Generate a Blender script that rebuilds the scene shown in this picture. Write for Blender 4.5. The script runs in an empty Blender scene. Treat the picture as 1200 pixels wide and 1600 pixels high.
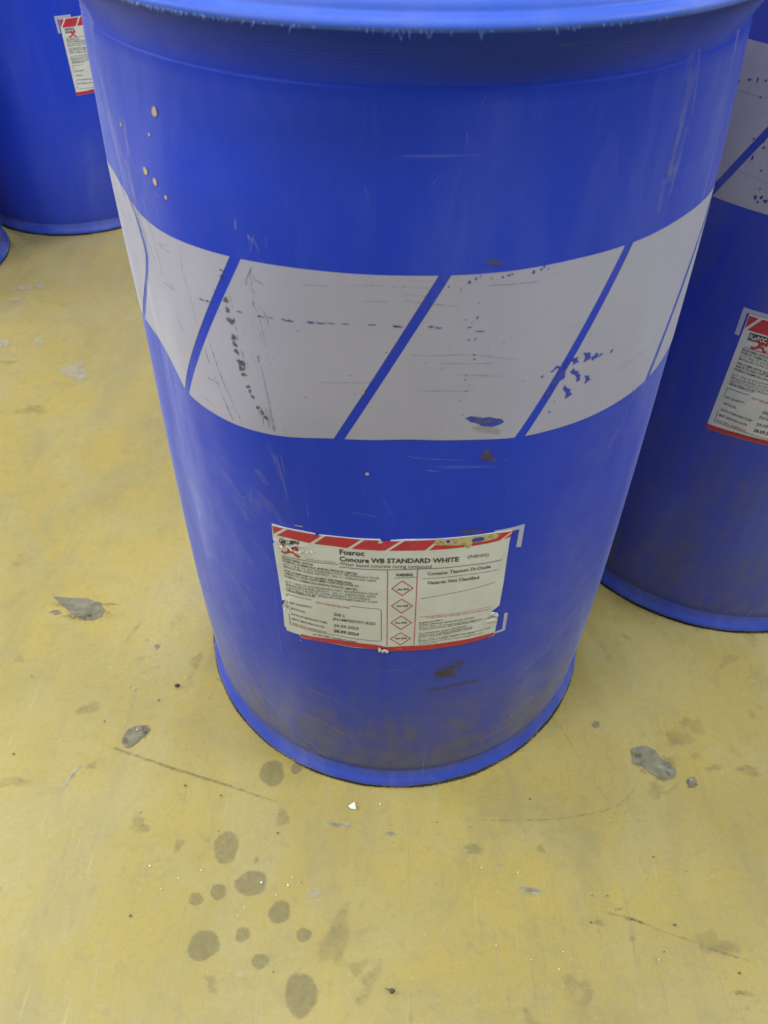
import bpy, math, random
import numpy as np
from mathutils import Vector, Matrix
from mathutils.geometry import delaunay_2d_cdt
random.seed(7); RNG = np.random.default_rng(7)
SC = bpy.context.scene
COL = SC.collection
PI = math.pi

# ------------------------------------------------------------------ camera
cam_d = bpy.data.cameras.new('camera'); cam = bpy.data.objects.new('camera', cam_d); COL.objects.link(cam); SC.camera = cam
cam_d.sensor_fit = 'VERTICAL'; cam_d.sensor_height = 36.0; cam_d.lens = 36.0 * 1242.305 / 1600.0
cam_d.clip_start = 0.02; cam_d.clip_end = 100
_F = Vector((0, 0.70991595, -0.70428641)); _R = Vector((0.99992483, 0.00863504, 0.00870406)).normalized()
_U = _R.cross(_F).normalized(); _R = _F.cross(_U).normalized()
cam.matrix_world = Matrix(((_R.x, _U.x, -_F.x, 0), (_R.y, _U.y, -_F.y, -0.79877), (_R.z, _U.z, -_F.z, 1.03585), (0, 0, 0, 1)))
cam_d.dof.use_dof = True; cam_d.dof.focus_distance = 1.0; cam_d.dof.aperture_fstop = 10.0

# ------------------------------------------------------------------ light: an indoor shed, soft room light and ceiling lamps
W = bpy.data.worlds.new('World'); SC.world = W; W.use_nodes = True
W.node_tree.nodes['Background'].inputs['Color'].default_value = (0.86, 0.93, 1.0, 1)
W.node_tree.nodes['Background'].inputs['Strength'].default_value = 0.20
def area(name, loc, aim, sx, sy, power, col=(1, 1, 1)):
    l = bpy.data.lights.new(name, 'AREA'); l.shape = 'RECTANGLE'; l.size = sx; l.size_y = sy; l.energy = power; l.color = col
    o = bpy.data.objects.new(name, l); COL.objects.link(o); o.location = loc
    o.rotation_euler = (Vector(aim) - Vector(loc)).to_track_quat('-Z', 'Y').to_euler()
    return o
area('ceiling_lamp', (-0.2, -1.0, 4.0), (0, -.2, 0), 2.2, 0.6, 76, (1, 0.995, 0.98))
area('ceiling_lamp', (-2.6, -2.2, 3.0), (-0.1, 0, 0.3), 1.2, 0.9, 64, (0.98, 0.99, 1.0))
area('side_lamp', (-3.4, 0.5, 2.1), (-0.6, 0.3, 0.1), 1.2, 0.7, 78, (1.0, 0.99, 0.97))
area('ceiling_lamp', (3.2, -0.7, 2.9), (0.1, 0, 0.6), 1.2, 0.8, 85, (0.92, 0.96, 1.0))
area('ceiling_lamp', (-3.2, 5.2, 3.5), (-0.8, 0.5, 0), 3.0, 1.6, 300, (0.95, 0.98, 1.0))
area('ceiling_lamp', (0.6, 2.4, 3.4), (0.1, 0.2, 0.7), 1.8, 0.6, 85, (1, 1, 1))
SC.cycles.transparent_max_bounces = 64
SC.view_settings.view_transform = 'Standard'; SC.view_settings.look = 'None'; SC.view_settings.exposure = 0.0; SC.view_settings.gamma = 1.0

# ---- the drum's real cross-section: a moulded barrel, slightly squared and dented by use ----
KNZ = [0.03, 0.15, 0.30, 0.45, 0.60, 0.75, 0.86]
KNR = [0.2825, 0.2888, 0.2909, 0.2899, 0.2876, 0.2834, 0.2764]
_PC = np.polyfit(KNZ, KNR, 4)
def body_r(z):
    return np.polyval(_PC, z)
_DLO = [(-182, 0), (-172, -.0015), (-167, -.004), (-162, -.0075), (-157, -.0118), (-152, -.0142), (-147, -.0130), (-143, -.0100), (-138.4, -.0046), (-133.5, .004), (-131, .0068), (-127.5, .0088), (-123, .0112), (-119, .0120),
        (-115.7, .0109), (-111, .0075), (-103.7, -.0035), (-90, -.0115), (-79, -.0065), (-71, .0005), (-58, .0025), (-46, .002), (-30, 0), (0, 0), (178, 0)]
_DHI = [(-182, 0), (-169, 0), (-164.6, -.001), (-161, -.0036), (-157, -.0058), (-151.5, -.0055), (-146, -.0034), (-142, .0002), (-138, .0035), (-132, .0074), (-127.5, .0083), (-122, .0077), (-117, .0061), (-105, .001), (-91, -.002),
        (-76, -.002), (-66, -.004), (-54, -.003), (-41, -.003), (-27, .001), (-10, 0), (178, 0)]
_TG = np.arange(-182, 178.01, 1.0)
_K = np.exp(-0.5 * (np.arange(-9, 10) / 2.0) ** 2); _K /= _K.sum()
def _sm(tab):
    a = np.interp(_TG, [q[0] for q in tab], [q[1] for q in tab])
    return np.convolve(np.pad(a, 9, mode='edge'), _K, mode='valid')
_SLO, _SHI = _sm(_DLO), _sm(_DHI)
def dent(th, z):
    t = (np.asarray(th, float) + 182) % 360 - 182
    a = np.interp(t, _TG, _SLO); b = np.interp(t, _TG, _SHI)
    zz = np.asarray(z, float)
    wa = np.interp(zz, [0.03, 0.2, 0.42, 0.56, 0.605, 0.758], [0, .25, .55, .95, 1, 0])
    wb = np.interp(zz, [0.605, 0.758, 0.80, 0.86], [0, 1, .8, 0])
    return wa * a + wb * b
def surf_r(th, z, dents=1.0):
    return body_r(z) + dents * dent(th, z)

DATA = {
 'corners': [[-0.12726,0.49174],[0.1042,0.49127],[0.10355,0.32549],[-0.12824,0.32206]],
 'text': [["Fosroc",[0.2767,0.1644],[0.3817,0.1615],0.04,"k",2],["Concure WB STANDARD WHITE",[0.2758,0.2203],[0.7829,0.2107],0.037,"k",2],["(INBN02)",[0.82,0.1926],[0.909,0.1867],0.026,"k",0],["Water based concrete curing compound",[0.2753,0.2569],[0.6681,0.2602],0.031,"k",0],["constructive solutions",[0.1316,0.237],[0.2573,0.2447],0.014,"g",0],["REGISTERED OFFICE:",[0.0289,0.2747],[0.1636,0.2866],0.0185,"k",1],["FOSROC CHEMICALS (INDIA) PRIVATE LIMITED",[0.0282,0.3],[0.3505,0.329],0.0185,"k",1],["#117, 118 & 119, KULUVANAHALLI POST, NELAMANGALA TALUK,",[0.0303,0.3278],[0.4475,0.3574],0.0185,"k",0],["BENGALURU RURAL DISTRICT - 562 111, KARNATAKA, INDIA.",[0.0298,0.3515],[0.4348,0.3825],0.0185,"k",0],["FOR COMPLAINTS/ QUERY/ INFORMATION,",[0.0304,0.3885],[0.3292,0.4149],0.0185,"k",1],["WRITE TO OUR CUSTOMER CARE EXECUTIVE AT:",[0.0296,0.4157],[0.3586,0.4367],0.0185,"k",1],["FOSROC CHEMICALS (INDIA) PRIVATE LIMITED,",[0.029,0.4419],[0.3524,0.471],0.0185,"k",1],["#117, 118 & 119, KULUVANAHALLI POST, NELAMANGALA TALUK",[0.0291,0.4906],[0.4418,0.4979],0.0185,"k",0],["BENGALURU RURAL DISTRICT - 562 111, KARNATAKA, INDIA.",[0.0296,0.5166],[0.4339,0.5242],0.0185,"k",0],["CONTACT: 9.30 AM TO 5.30 PM (MONDAY TO SATURDAY)",[0.0292,0.5412],[0.4066,0.5487],0.0185,"k",0],["OR E-MAIL US AT ENQUIRYINDIA@FOSROC.COM",[0.0289,0.5639],[0.4376,0.5742],0.0185,"k",0],["WWW.FOSROC.COM",[0.0303,0.5755],[0.1606,0.5823],0.0185,"k",0],["NOT FOR RETAIL SALE",[0.1638,0.6329],[0.3153,0.6501],0.0175,"r",1],["NET QUANTITY:",[0.0394,0.6874],[0.1423,0.6928],0.0185,"k",1],["200 L",[0.2401,0.7308],[0.2948,0.7391],0.028,"k",1],["BATCH NO.:",[0.0441,0.7426],[0.1127,0.753],0.0185,"k",1],["IN1MF00797192D",[0.2376,0.7798],[0.4317,0.7907],0.027,"k",1],["DATE OF MANUFACTURE:",[0.0413,0.8023],[0.2095,0.8247],0.0185,"k",1],["29.09.2023",[0.2387,0.8472],[0.354,0.851],0.028,"k",1],["BEST BEFORE DATE:",[0.0406,0.8527],[0.1958,0.8731],0.0185,"k",1],["28.09.2024",[0.2365,0.9035],[0.3552,0.9106],0.028,"k",2],["FOR REAL REFERENCE",[0.0405,0.9024],[0.2019,0.9229],0.0165,"r",1],["An ISO 9001 Certified Company",[0.1373,0.9658],[0.3463,0.9873],0.019,"k",1],["WARNING",[0.5162,0.3297],[0.5907,0.3269],0.024,"k",2],["Non GHS",[0.5266,0.454],[0.5768,0.4514],0.017,"k",2],["Non GHS",[0.5267,0.6088],[0.5779,0.6062],0.017,"k",2],["Non GHS",[0.5224,0.7733],[0.5747,0.7708],0.017,"k",2],["Non GHS",[0.5252,0.9319],[0.5785,0.9295],0.017,"k",2],["Contains: Titanium Di-Oxide",[0.6543,0.3214],[0.9266,0.2948],0.028,"k",1],["Hazards: Not Classified",[0.6581,0.3991],[0.8807,0.3812],0.028,"k",1],["TO BE USED BY TRAINED APPLICATORS ONLY",[0.6602,0.7236],[0.9563,0.703],0.014,"r",0],["Registered Office:",[0.6327,0.7713],[0.7389,0.7524],0.0135,"k",1],["Fosroc Chemicals (India) Private Limited",[0.6333,0.7911],[0.8824,0.7616],0.0135,"k",1],["#117, 118 & 119, Kuluvanahalli Post, Nelamangala Taluk,",[0.6328,0.811],[0.9824,0.7835],0.0135,"k",0],["Bengaluru Rural District - 562 111, Karnataka, India.",[0.6334,0.8311],[0.8938,0.8031],0.0135,"k",0],["For complaints/ query/ information,",[0.6338,0.8817],[0.8562,0.8381],0.0135,"k",1],["write to our Customer Care Executive at:",[0.6344,0.8996],[0.8827,0.8555],0.0135,"k",1],["Fosroc Chemicals (India) Private Limited",[0.6338,0.9176],[0.8816,0.8731],0.0135,"k",1],["#117, 118 & 119, Kuluvanahalli Post, Nelamangala Taluk,",[0.6345,0.9383],[0.9752,0.9032],0.0135,"k",0],["Bengaluru Rural District - 562 111, Karnataka,",[0.635,0.9564],[0.8987,0.9209],0.0135,"k",0],["Contact: 9.30 am to 5.30 pm, enquiryindia@fosroc.com",[0.6344,0.9747],[0.9358,0.9415],0.0135,"k",0],["www.fosroc.com",[0.635,0.9931],[0.7214,0.9815],0.0135,"k",0]],
 'rules': [[[[0.0308,0.2451],[0.273,0.2555]],0.0035,"g"],[[[0.2728,0.2739],[0.4788,0.2746],[0.6687,0.263],[0.9758,0.2424]],0.004,"g"],[[[0.481,0.2774],[0.4873,1.002]],0.0035,"p"],[[[0.6093,0.2736],[0.6137,0.9952]],0.0035,"p"],[[[0.5085,0.3456],[0.6085,0.3362]],0.003,"g"],[[[0.634,0.3499],[0.963,0.3231]],0.0025,"g"],[[[0.6317,0.53],[0.9584,0.4393]],0.0025,"g"],[[[0.6318,0.7077],[0.9626,0.6714]],0.002,"p"],[[[0.6361,0.8438],[0.9864,0.7805]],0.0015,"g"]],
 'box': [[0.0298,0.6006],[0.4572,0.6312],[0.4602,0.9598],[0.0297,0.9118]],
 'diamonds': [[[0.4977,0.4372],[0.5462,0.3644],[0.5979,0.4344],[0.5482,0.5082]],[[0.499,0.6005],[0.5471,0.531],[0.5992,0.5978],[0.549,0.6739]],[[0.4987,0.7648],[0.5483,0.6918],[0.5998,0.7621],[0.5496,0.8367]],[[0.4993,0.9282],[0.5495,0.8581],[0.5985,0.9257],[0.5507,0.9997]]],
 'outline': [[0.0014,-0.006],[0.0646,-0.0012],[0.1217,0.0007],[0.1796,0.0133],[0.1826,0.0545],[0.1895,0.0551],[0.194,0.0198],[0.2589,0.0234],[0.3205,0.0265],[0.3825,0.0274],[0.4443,0.0263],[0.4625,0.0591],[0.4937,0.0643],[0.4889,0.0362],[0.4999,0.0305],[0.4939,0.0361],[0.5235,0.0306],[0.5902,0.0256],[0.672,0.0221],[0.7688,0.0145],[0.921,-0.0019],[0.9981,0.0005],[0.9936,0.1006],[0.9988,0.4409],[0.9981,0.6835],[0.9803,0.7073],[0.9604,0.7321],[0.9971,0.7639],[1.0018,0.8688],[0.9987,1.002],[0.8992,1.0126],[0.7771,1.0311],[0.6256,1.051],[0.4738,1.0648],[0.4509,1.0521],[0.4433,1.0435],[0.3419,1.0437],[0.1685,1.0264],[0.077,1.0278],[0.0703,1.0002],[0.0378,1.0011],[0.0046,0.9977],[0.0054,0.968],[-0.0032,0.9629],[0.0006,0.758],[0.0193,0.715],[0.0143,0.6681],[0.0016,0.6841],[-0.0025,0.4781],[-0.0049,0.1627],[0.0111,0.1443],[-0.0026,0.132],[-0.0013,0.068]],
 'topband': [[-0.0009,0.0767],[0.0781,0.0789],[0.1527,0.0925],[0.311,0.11],[0.4811,0.1158],[0.4941,0.1168],[0.6186,0.1132],[0.7319,0.1014],[0.8245,0.0935],[0.9267,0.0721],[0.9978,0.0561]],
 'topedge': [[0.0016,0.0044],[0.0645,0.0005],[0.1795,0.0151],[0.2589,0.0242],[0.3825,0.029],[0.4444,0.0289],[0.4939,0.038],[0.6721,0.0241],[0.7689,0.0164],[0.9211,0.0],[0.9984,0.0036]],
 'slash': [[[0.06,0.0024],[0.0088,0.0748]],[[0.2137,0.0221],[0.1636,0.093]],[[0.3745,0.0283],[0.3176,0.1086]],[[0.5396,0.0328],[0.476,0.1149]],[[0.6971,0.0238],[0.6441,0.1078]],[[0.8562,0.0085],[0.8078,0.0907]],[[1.005,0.0232],[0.9566,0.084]]],
 'botband': [[[0.0763,0.9884],[0.2511,0.9809],[0.4329,0.996],[0.4907,1.0145],[0.589,1.0051],[0.7045,0.9946],[0.8204,0.9814],[0.9139,0.9691],[0.9962,0.9642]],[[0.0746,1.0222],[0.2501,1.0309],[0.4332,1.0444],[0.4913,1.0623],[0.5903,1.0569],[0.7065,1.0455],[0.8232,1.0316],[0.9169,1.0133],[0.9965,0.9979]]],
 'tan': [[0.6731,0.0241],[0.7484,0.0165],[0.8197,0.012],[0.9238,0.0017],[0.9408,0.0182],[0.9373,0.0394],[0.9045,0.0535],[0.8331,0.0645],[0.8251,0.1038],[0.8097,0.1048],[0.7978,0.0771],[0.7306,0.0723],[0.6763,0.0684]],
 'tanholes': [[[0.7209,0.03],[0.7336,0.027],[0.7395,0.0443],[0.7297,0.0543],[0.7216,0.0459]],[[0.8273,0.0367],[0.8407,0.0225],[0.866,0.0192],[0.881,0.0287],[0.8793,0.0485],[0.8582,0.055],[0.8328,0.0594]]],
 'figure': [[[0.0295,0.1344],[0.042,0.1446],[0.0553,0.1583],[0.0713,0.1631]],[[0.0713,0.1631],[0.0984,0.1407],[0.1002,0.1611],[0.0912,0.1782]],[[0.0669,0.1587],[0.0632,0.1991]],[[0.0632,0.1991],[0.0423,0.2166],[0.0295,0.2064]],[[0.0635,0.1943],[0.0857,0.1941],[0.0946,0.2184],[0.1079,0.2277]]],
 'logobox': [[0.0283,0.0951],[0.1115,0.0915],[0.1099,0.1261],[0.0259,0.1299]],
 'foil': [[[0.0615,0.1309],[0.077,0.1425],[0.0963,0.1671],[0.1346,0.1643],[0.1252,0.1742],[0.0966,0.1779],[0.0711,0.166]],[[0.097,0.1714],[0.1326,0.1575],[0.1638,0.1502],[0.1715,0.1576],[0.1345,0.1661]],[[0.0045,0.1352],[0.0283,0.1377],[0.0576,0.1573],[0.0456,0.163],[0.0202,0.1512]],[[0.9604,0.7321],[0.9828,0.7372],[0.9971,0.7639],[0.9938,0.7745],[0.9693,0.7552]],[[0.002,0.7353],[0.0222,0.6684],[0.0221,0.7132],[0.0433,0.7572],[0.0251,0.7524],[0.0034,0.7561]],[[0.4471,1.0063],[0.4634,1.0259],[0.4963,1.0385],[0.493,1.0618],[0.4688,1.065],[0.4484,1.0524]]],
 'bracket': [[[0.08565,0.49416],[0.11653,0.49489],[0.11678,0.46231],[0.11113,0.46444],[0.11141,0.48953],[0.08668,0.49]],[[0.11131,0.36115],[0.11586,0.3597],[0.11617,0.32857],[0.10293,0.32798],[0.10367,0.33166],[0.11221,0.3327]],[[-0.10413,0.4984],[-0.09691,0.49775],[-0.09718,0.49655],[-0.10422,0.49723]]],
 'tan_dots': [[-0.20562,0.84278,0.00305,0.00328],[-0.2137,0.82618,0.00138,0.00104],[-0.22337,0.79872,0.00322,0.00276],[-0.21032,0.79483,0.0027,0.0027],[-0.19808,0.78733,0.0016,0.00171],[-0.26299,0.82013,0.00205,0.00159],[-0.03623,0.56758,0.00172,0.00185],[-0.03933,0.65569,0.00131,0.00255],[-0.11148,0.31151,0.00078,0.00125]],
 'tread': [[-0.14909,0.74006,0.00185,0.00219],[-0.14847,0.74592,0.00183,0.0009],[-0.14691,0.72256,0.00207,0.00323],[-0.14624,0.71438,0.00249,0.00251],[-0.14478,0.70579,0.00312,0.00335],[-0.14122,0.70703,0.00123,0.00235],[-0.14293,0.69176,0.00293,0.00285],[-0.14248,0.68594,0.00294,0.00227],[-0.14155,0.67968,0.00252,0.0025],[-0.13939,0.6701,0.00272,0.0032],[-0.13635,0.66993,0.00206,0.00361],[-0.13815,0.66475,0.00293,0.0028],[-0.13675,0.65991,0.0025,0.00217],[-0.13364,0.64908,0.00207,0.00177],[-0.13247,0.64509,0.00176,0.0019],[-0.13035,0.64022,0.00163,0.00225],[-0.12611,0.63083,0.00202,0.00206],[-0.12298,0.62657,0.00201,0.003],[-0.12036,0.62211,0.00218,0.00256]],
 'brown': [[0.07018,0.58736,0.00853,0.00846],[0.0696,0.58655,0.00525,0.00506],[0.05217,0.26888,0.01402,0.01411],[0.04793,0.26581,0.009,0.00861],[0.06496,0.28255,0.00722,0.00999],[0.05728,0.27551,0.00675,0.0085],[0.0643,0.49569,0.01861,0.00343],[-0.11932,0.51963,0.00813,0.01228],[0.05714,0.76655,0.00836,0.00289]],
 'brownstroke': [[[0.02493,0.23437],[0.04289,0.2363],[0.06087,0.23956],[0.0791,0.24139],[0.09912,0.24164]]],
 'faintbrown': [[0.06356,0.61653,0.00959,0.00565],[0.07408,0.61319,0.00515,0.00483]],
 'chip': [[[0.14664,0.67553],[0.15538,0.67298],[0.15491,0.67049],[0.15622,0.66856],[0.15477,0.66706],[0.1488,0.66571],[0.14982,0.67063]],[[0.15622,0.66856],[0.16,0.66892],[0.16081,0.67088],[0.16295,0.67041],[0.16481,0.66737],[0.16387,0.66592],[0.16066,0.66556],[0.15848,0.66436],[0.15655,0.66686]],[[0.16493,0.66676],[0.16699,0.66888],[0.1696,0.66731],[0.1675,0.66647],[0.1656,0.66556]],[[0.1782,0.66502],[0.17937,0.66764],[0.18314,0.66698],[0.18112,0.66595],[0.17917,0.66467]],[[0.13405,0.67327],[0.13924,0.67292],[0.14269,0.67231],[0.14183,0.67083],[0.14378,0.66737],[0.14016,0.66748],[0.13826,0.66557],[0.13855,0.66827]],[[0.13652,0.66044],[0.13941,0.66315],[0.14181,0.66001],[0.14494,0.65946],[0.14506,0.65658],[0.14816,0.65422],[0.14748,0.65156],[0.14864,0.6494],[0.1446,0.64824],[0.14411,0.65329],[0.14133,0.65625],[0.138,0.65826]],[[0.15244,0.65218],[0.15832,0.65064],[0.15747,0.64875],[0.16047,0.64592],[0.15815,0.64524],[0.15383,0.64338],[0.15442,0.64793]],[[0.13159,0.64533],[0.13318,0.64924],[0.13522,0.64576],[0.14019,0.64286],[0.13951,0.64012],[0.14208,0.6375],[0.13942,0.63608],[0.13503,0.63441],[0.13543,0.63985]],[[0.11635,0.66563],[0.11868,0.66646],[0.12008,0.66889],[0.12307,0.67009],[0.12592,0.66778],[0.1258,0.66621],[0.12202,0.66772],[0.11983,0.66583],[0.11822,0.66483]],[[0.12382,0.66519],[0.13,0.66465],[0.13113,0.66887],[0.13172,0.65608],[0.12433,0.65234],[0.11779,0.65329],[0.12075,0.65965],[0.12411,0.66091]],[[0.10758,0.66173],[0.10867,0.6638],[0.11077,0.66346],[0.1096,0.66197]],[[0.11391,0.64342],[0.1152,0.64674],[0.11971,0.64741],[0.1218,0.65012],[0.1212,0.64449],[0.11731,0.64184]],[[0.12029,0.62504],[0.12131,0.6265],[0.12308,0.62579],[0.1216,0.62445]],[[0.13247,0.67402],[0.13481,0.67307],[0.13288,0.66702],[0.1302,0.66564]],[[0.04686,0.62871],[0.04898,0.6298],[0.05202,0.63123],[0.05466,0.63009],[0.05725,0.62943],[0.06238,0.62863],[0.06736,0.62929],[0.0726,0.62741],[0.07776,0.62663],[0.08066,0.62328],[0.0783,0.62154],[0.0759,0.62017],[0.07095,0.61893],[0.06708,0.61945],[0.06193,0.62018],[0.05853,0.62254],[0.05587,0.62376],[0.05195,0.62496],[0.04919,0.62743]]],
 'chipdirt': [[0.06147,0.62493,0.00636,0.00396],[0.05594,0.62988,0.00381,0.00196],[0.07664,0.62517,0.00321,0.00234],[0.06771,0.62578,0.0051,0.00236]],
 'dash': [[-0.1716,0.71561],[-0.16333,0.71603],[-0.13436,0.71551],[-0.11827,0.71562],[-0.10962,0.71607],[-0.09806,0.71606],[-0.09497,0.71557],[-0.0785,0.71609],[-0.07028,0.71647],[-0.06206,0.71683],[-0.05221,0.71703],[-0.03103,0.71767],[-0.01152,0.7172],[-0.01171,0.71651],[0.0128,0.71662],[0.01898,0.71589],[0.0417,0.71511],[0.05246,0.71165]],
 'dark_scr': [[[-0.18798,0.75839],[-0.18876,0.73473],[-0.18474,0.71604],[-0.17903,0.68525],[-0.17027,0.65887]],[[-0.16973,0.68155],[-0.16284,0.65932],[-0.15447,0.63664],[-0.1481,0.62025],[-0.14263,0.60847]],[[-0.17581,0.67176],[-0.17114,0.65336]],[[-0.16321,0.6357],[-0.15097,0.6066]],[[-0.1213,0.67446],[-0.1174,0.65039],[-0.11238,0.60723]],[[-0.12011,0.65993],[-0.11777,0.64517],[-0.11353,0.607]],[[-0.12783,0.63489],[-0.12128,0.61223]],[[-0.12086,0.63401],[-0.11675,0.61052]],[[-0.29428,0.74429],[-0.28129,0.73326],[-0.26893,0.73149]],[[-0.14431,0.72884],[-0.1416,0.72037]],[[-0.14021,0.70281],[-0.13862,0.68931]],[[-0.13774,0.68601],[-0.13451,0.66877]],[[-0.14409,0.73057],[-0.14187,0.72293],[-0.14077,0.71581]],[[-0.14057,0.70549],[-0.13937,0.69714]],[[-0.13699,0.68497],[-0.13475,0.67651]],[[-0.13531,0.68141],[-0.13447,0.66838]],[[-0.11986,0.63571],[-0.11699,0.62173],[-0.11321,0.60627]],[[-0.11701,0.63524],[-0.11313,0.60746]],[[-0.12252,0.62612],[-0.12273,0.60997]],[[-0.11978,0.62338],[-0.11689,0.60903]],[[-0.1603,0.62795],[-0.15151,0.60613]],[[-0.14609,0.61882],[-0.14235,0.60621]],[[-0.17536,0.67084],[-0.17125,0.65656]],[[-0.16972,0.68238],[-0.15571,0.6355]],[[-0.16842,0.65015],[-0.16312,0.63466]],[[-0.17755,0.64279],[-0.17038,0.64157]],[[-0.08714,0.74603],[-0.06297,0.74725]],[[-0.00921,0.73889],[0.00676,0.73681],[0.03506,0.73336]],[[-0.01223,0.69109],[0.0173,0.69122],[0.04915,0.69063],[0.09174,0.68135]],[[0.01556,0.6843],[0.06947,0.68174]],[[-0.01132,0.74426],[0.01648,0.7411]],[[0.0312,0.67408],[0.07979,0.66827]],[[0.00164,0.65705],[0.06112,0.65664]],[[0.05188,0.74899],[0.10138,0.74663]],[[0.03373,0.75014],[0.03423,0.74377]],[[-0.04132,0.73712],[-0.01751,0.73767]],[[-0.08115,0.66224],[-0.02299,0.66578]]],
 'blue_scr': [[[-0.12169,0.7558],[-0.12421,0.74636],[-0.1212,0.73198]],[[-0.12165,0.75028],[-0.11915,0.74121]],[[-0.12712,0.75011],[-0.12322,0.74741]],[[-0.12224,0.75443],[-0.12722,0.74317],[-0.12819,0.73683]],[[-0.1202,0.74537],[-0.11206,0.74026]],[[-0.1232,0.7298],[-0.1229,0.72169]],[[-0.12454,0.74802],[-0.12971,0.74092]],[[-0.12099,0.74696],[-0.1233,0.74043]],[[-0.12406,0.68216],[-0.12179,0.67459]],[[-0.12044,0.67995],[-0.12381,0.67311]],[[-0.12165,0.6827],[-0.1226,0.67644]],[[-0.22212,0.74651],[-0.20639,0.74485]],[[-0.22091,0.74369],[-0.19959,0.74403]],[[-0.21548,0.74689],[-0.20187,0.74861]],[[-0.22739,0.71002],[-0.2004,0.71239]],[[-0.21124,0.71489],[-0.20143,0.71545]],[[-0.2101,0.69152],[-0.19961,0.67145]],[[-0.287,0.75166],[-0.2503,0.75508]],[[-0.17772,0.64256],[-0.16242,0.64135]],[[-0.1896,0.61748],[-0.1726,0.61492]]],
 'light_scr': [[[-0.05201,0.74826],[-0.03136,0.75024],[-0.00595,0.74922]],[[-0.0134,0.75017],[0.01903,0.74811]],[[-0.01183,0.74977],[-0.00596,0.74943]],[[-0.14311,0.53523],[-0.14734,0.50509]],[[-0.293,0.4462],[-0.25997,0.45949],[-0.21354,0.47845]],[[-0.25633,0.49468],[-0.21095,0.50154]],[[-0.18017,0.5576],[-0.16468,0.55225]],[[-0.17222,0.51222],[-0.15297,0.51641],[-0.13227,0.5155]],[[-0.15212,0.52194],[-0.12939,0.52169]],[[-0.05454,0.52137],[-0.02469,0.51596]],[[-0.13389,0.39751],[-0.13647,0.3676],[-0.13759,0.33689],[-0.13813,0.30074]],[[-0.26573,0.36257],[-0.2128,0.36835],[-0.1739,0.36775],[-0.14865,0.37038]],[[-0.25044,0.36224],[-0.19329,0.37053]],[[-0.11484,0.58826],[-0.11133,0.56193],[-0.10732,0.5284]],[[-0.11105,0.58907],[-0.10769,0.56013]],[[-0.11698,0.58534],[-0.11481,0.56617]],[[-0.0917,0.53347],[-0.09034,0.50608]],[[-0.1064,0.51474],[-0.10605,0.50633]],[[-0.00787,0.59076],[0.00659,0.58579],[0.05649,0.58344]],[[0.08121,0.58211],[0.09072,0.58192]],[[0.01431,0.57253],[0.03366,0.56982]],[[0.21331,0.51542],[0.19966,0.50591]],[[0.23062,0.51171],[0.22517,0.49372]],[[-0.12164,0.21299],[-0.11024,0.20757],[-0.10025,0.18352]],[[-0.18782,0.15164],[-0.16773,0.14046]],[[-0.19723,0.15494],[-0.17152,0.15486]],[[-0.05477,0.18207],[-0.04454,0.1952]],[[-0.13782,0.31433],[-0.13922,0.25607]],[[-0.022,0.27499],[0.00871,0.27941]],[[-0.03033,0.16634],[-0.01694,0.16803]],[[-0.08289,0.11446],[-0.05369,0.12895]],[[-0.21098,0.17443],[-0.17262,0.16703],[-0.13419,0.1613]],[[-0.20163,0.16758],[-0.156,0.16068]],[[-0.00281,0.2726],[0.02789,0.29439]],[[0.08786,0.19728],[0.0971,0.20314]],[[0.15942,0.16636],[0.18458,0.1528]],[[0.14086,0.19007],[0.17028,0.20597],[0.2203,0.19785]],[[0.14167,0.16683],[0.18838,0.18109]],[[0.10467,0.11226],[0.15008,0.11639]],[[0.07955,0.09716],[0.11642,0.10697]],[[-0.13305,0.78898],[-0.1334,0.77756]],[[-0.12421,0.77921],[-0.11854,0.77053]],[[-0.11766,0.7822],[-0.12347,0.76179]],[[-0.12007,0.778],[-0.11473,0.76528]],[[-0.13235,0.78948],[-0.13283,0.77805]],[[-0.12368,0.78044],[-0.12209,0.76836]],[[-0.2211,0.78721],[-0.20378,0.78475]],[[-0.21709,0.77745],[-0.20685,0.76955]],[[-0.16278,0.80966],[-0.16097,0.80721]],[[-0.35302,0.05545],[-0.30343,0.07144],[-0.26481,0.05969]],[[-0.18203,0.11154],[-0.19369,0.03619]]],
 'stain': [[-0.1992,-0.3753,0.0166,0.0197],[-0.1611,-0.4196,0.0187,0.0159],[-0.2269,-0.4395,0.0089,0.0081],[-0.2009,-0.4306,0.0096,0.0095],[-0.1221,-0.4532,0.0124,0.0134],[-0.1637,-0.4794,0.0092,0.0082],[-0.0907,-0.4785,0.0087,0.0083],[-0.2088,-0.4916,0.019,0.0155],[-0.1395,-0.5081,0.0094,0.0087],[-0.0886,-0.5421,0.0189,0.0212],[-0.151,-0.2722,0.017,0.018],[-0.1586,-0.3908,0.0034,0.0047],[-0.1176,-0.2639,0.0081,0.0087]],
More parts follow.
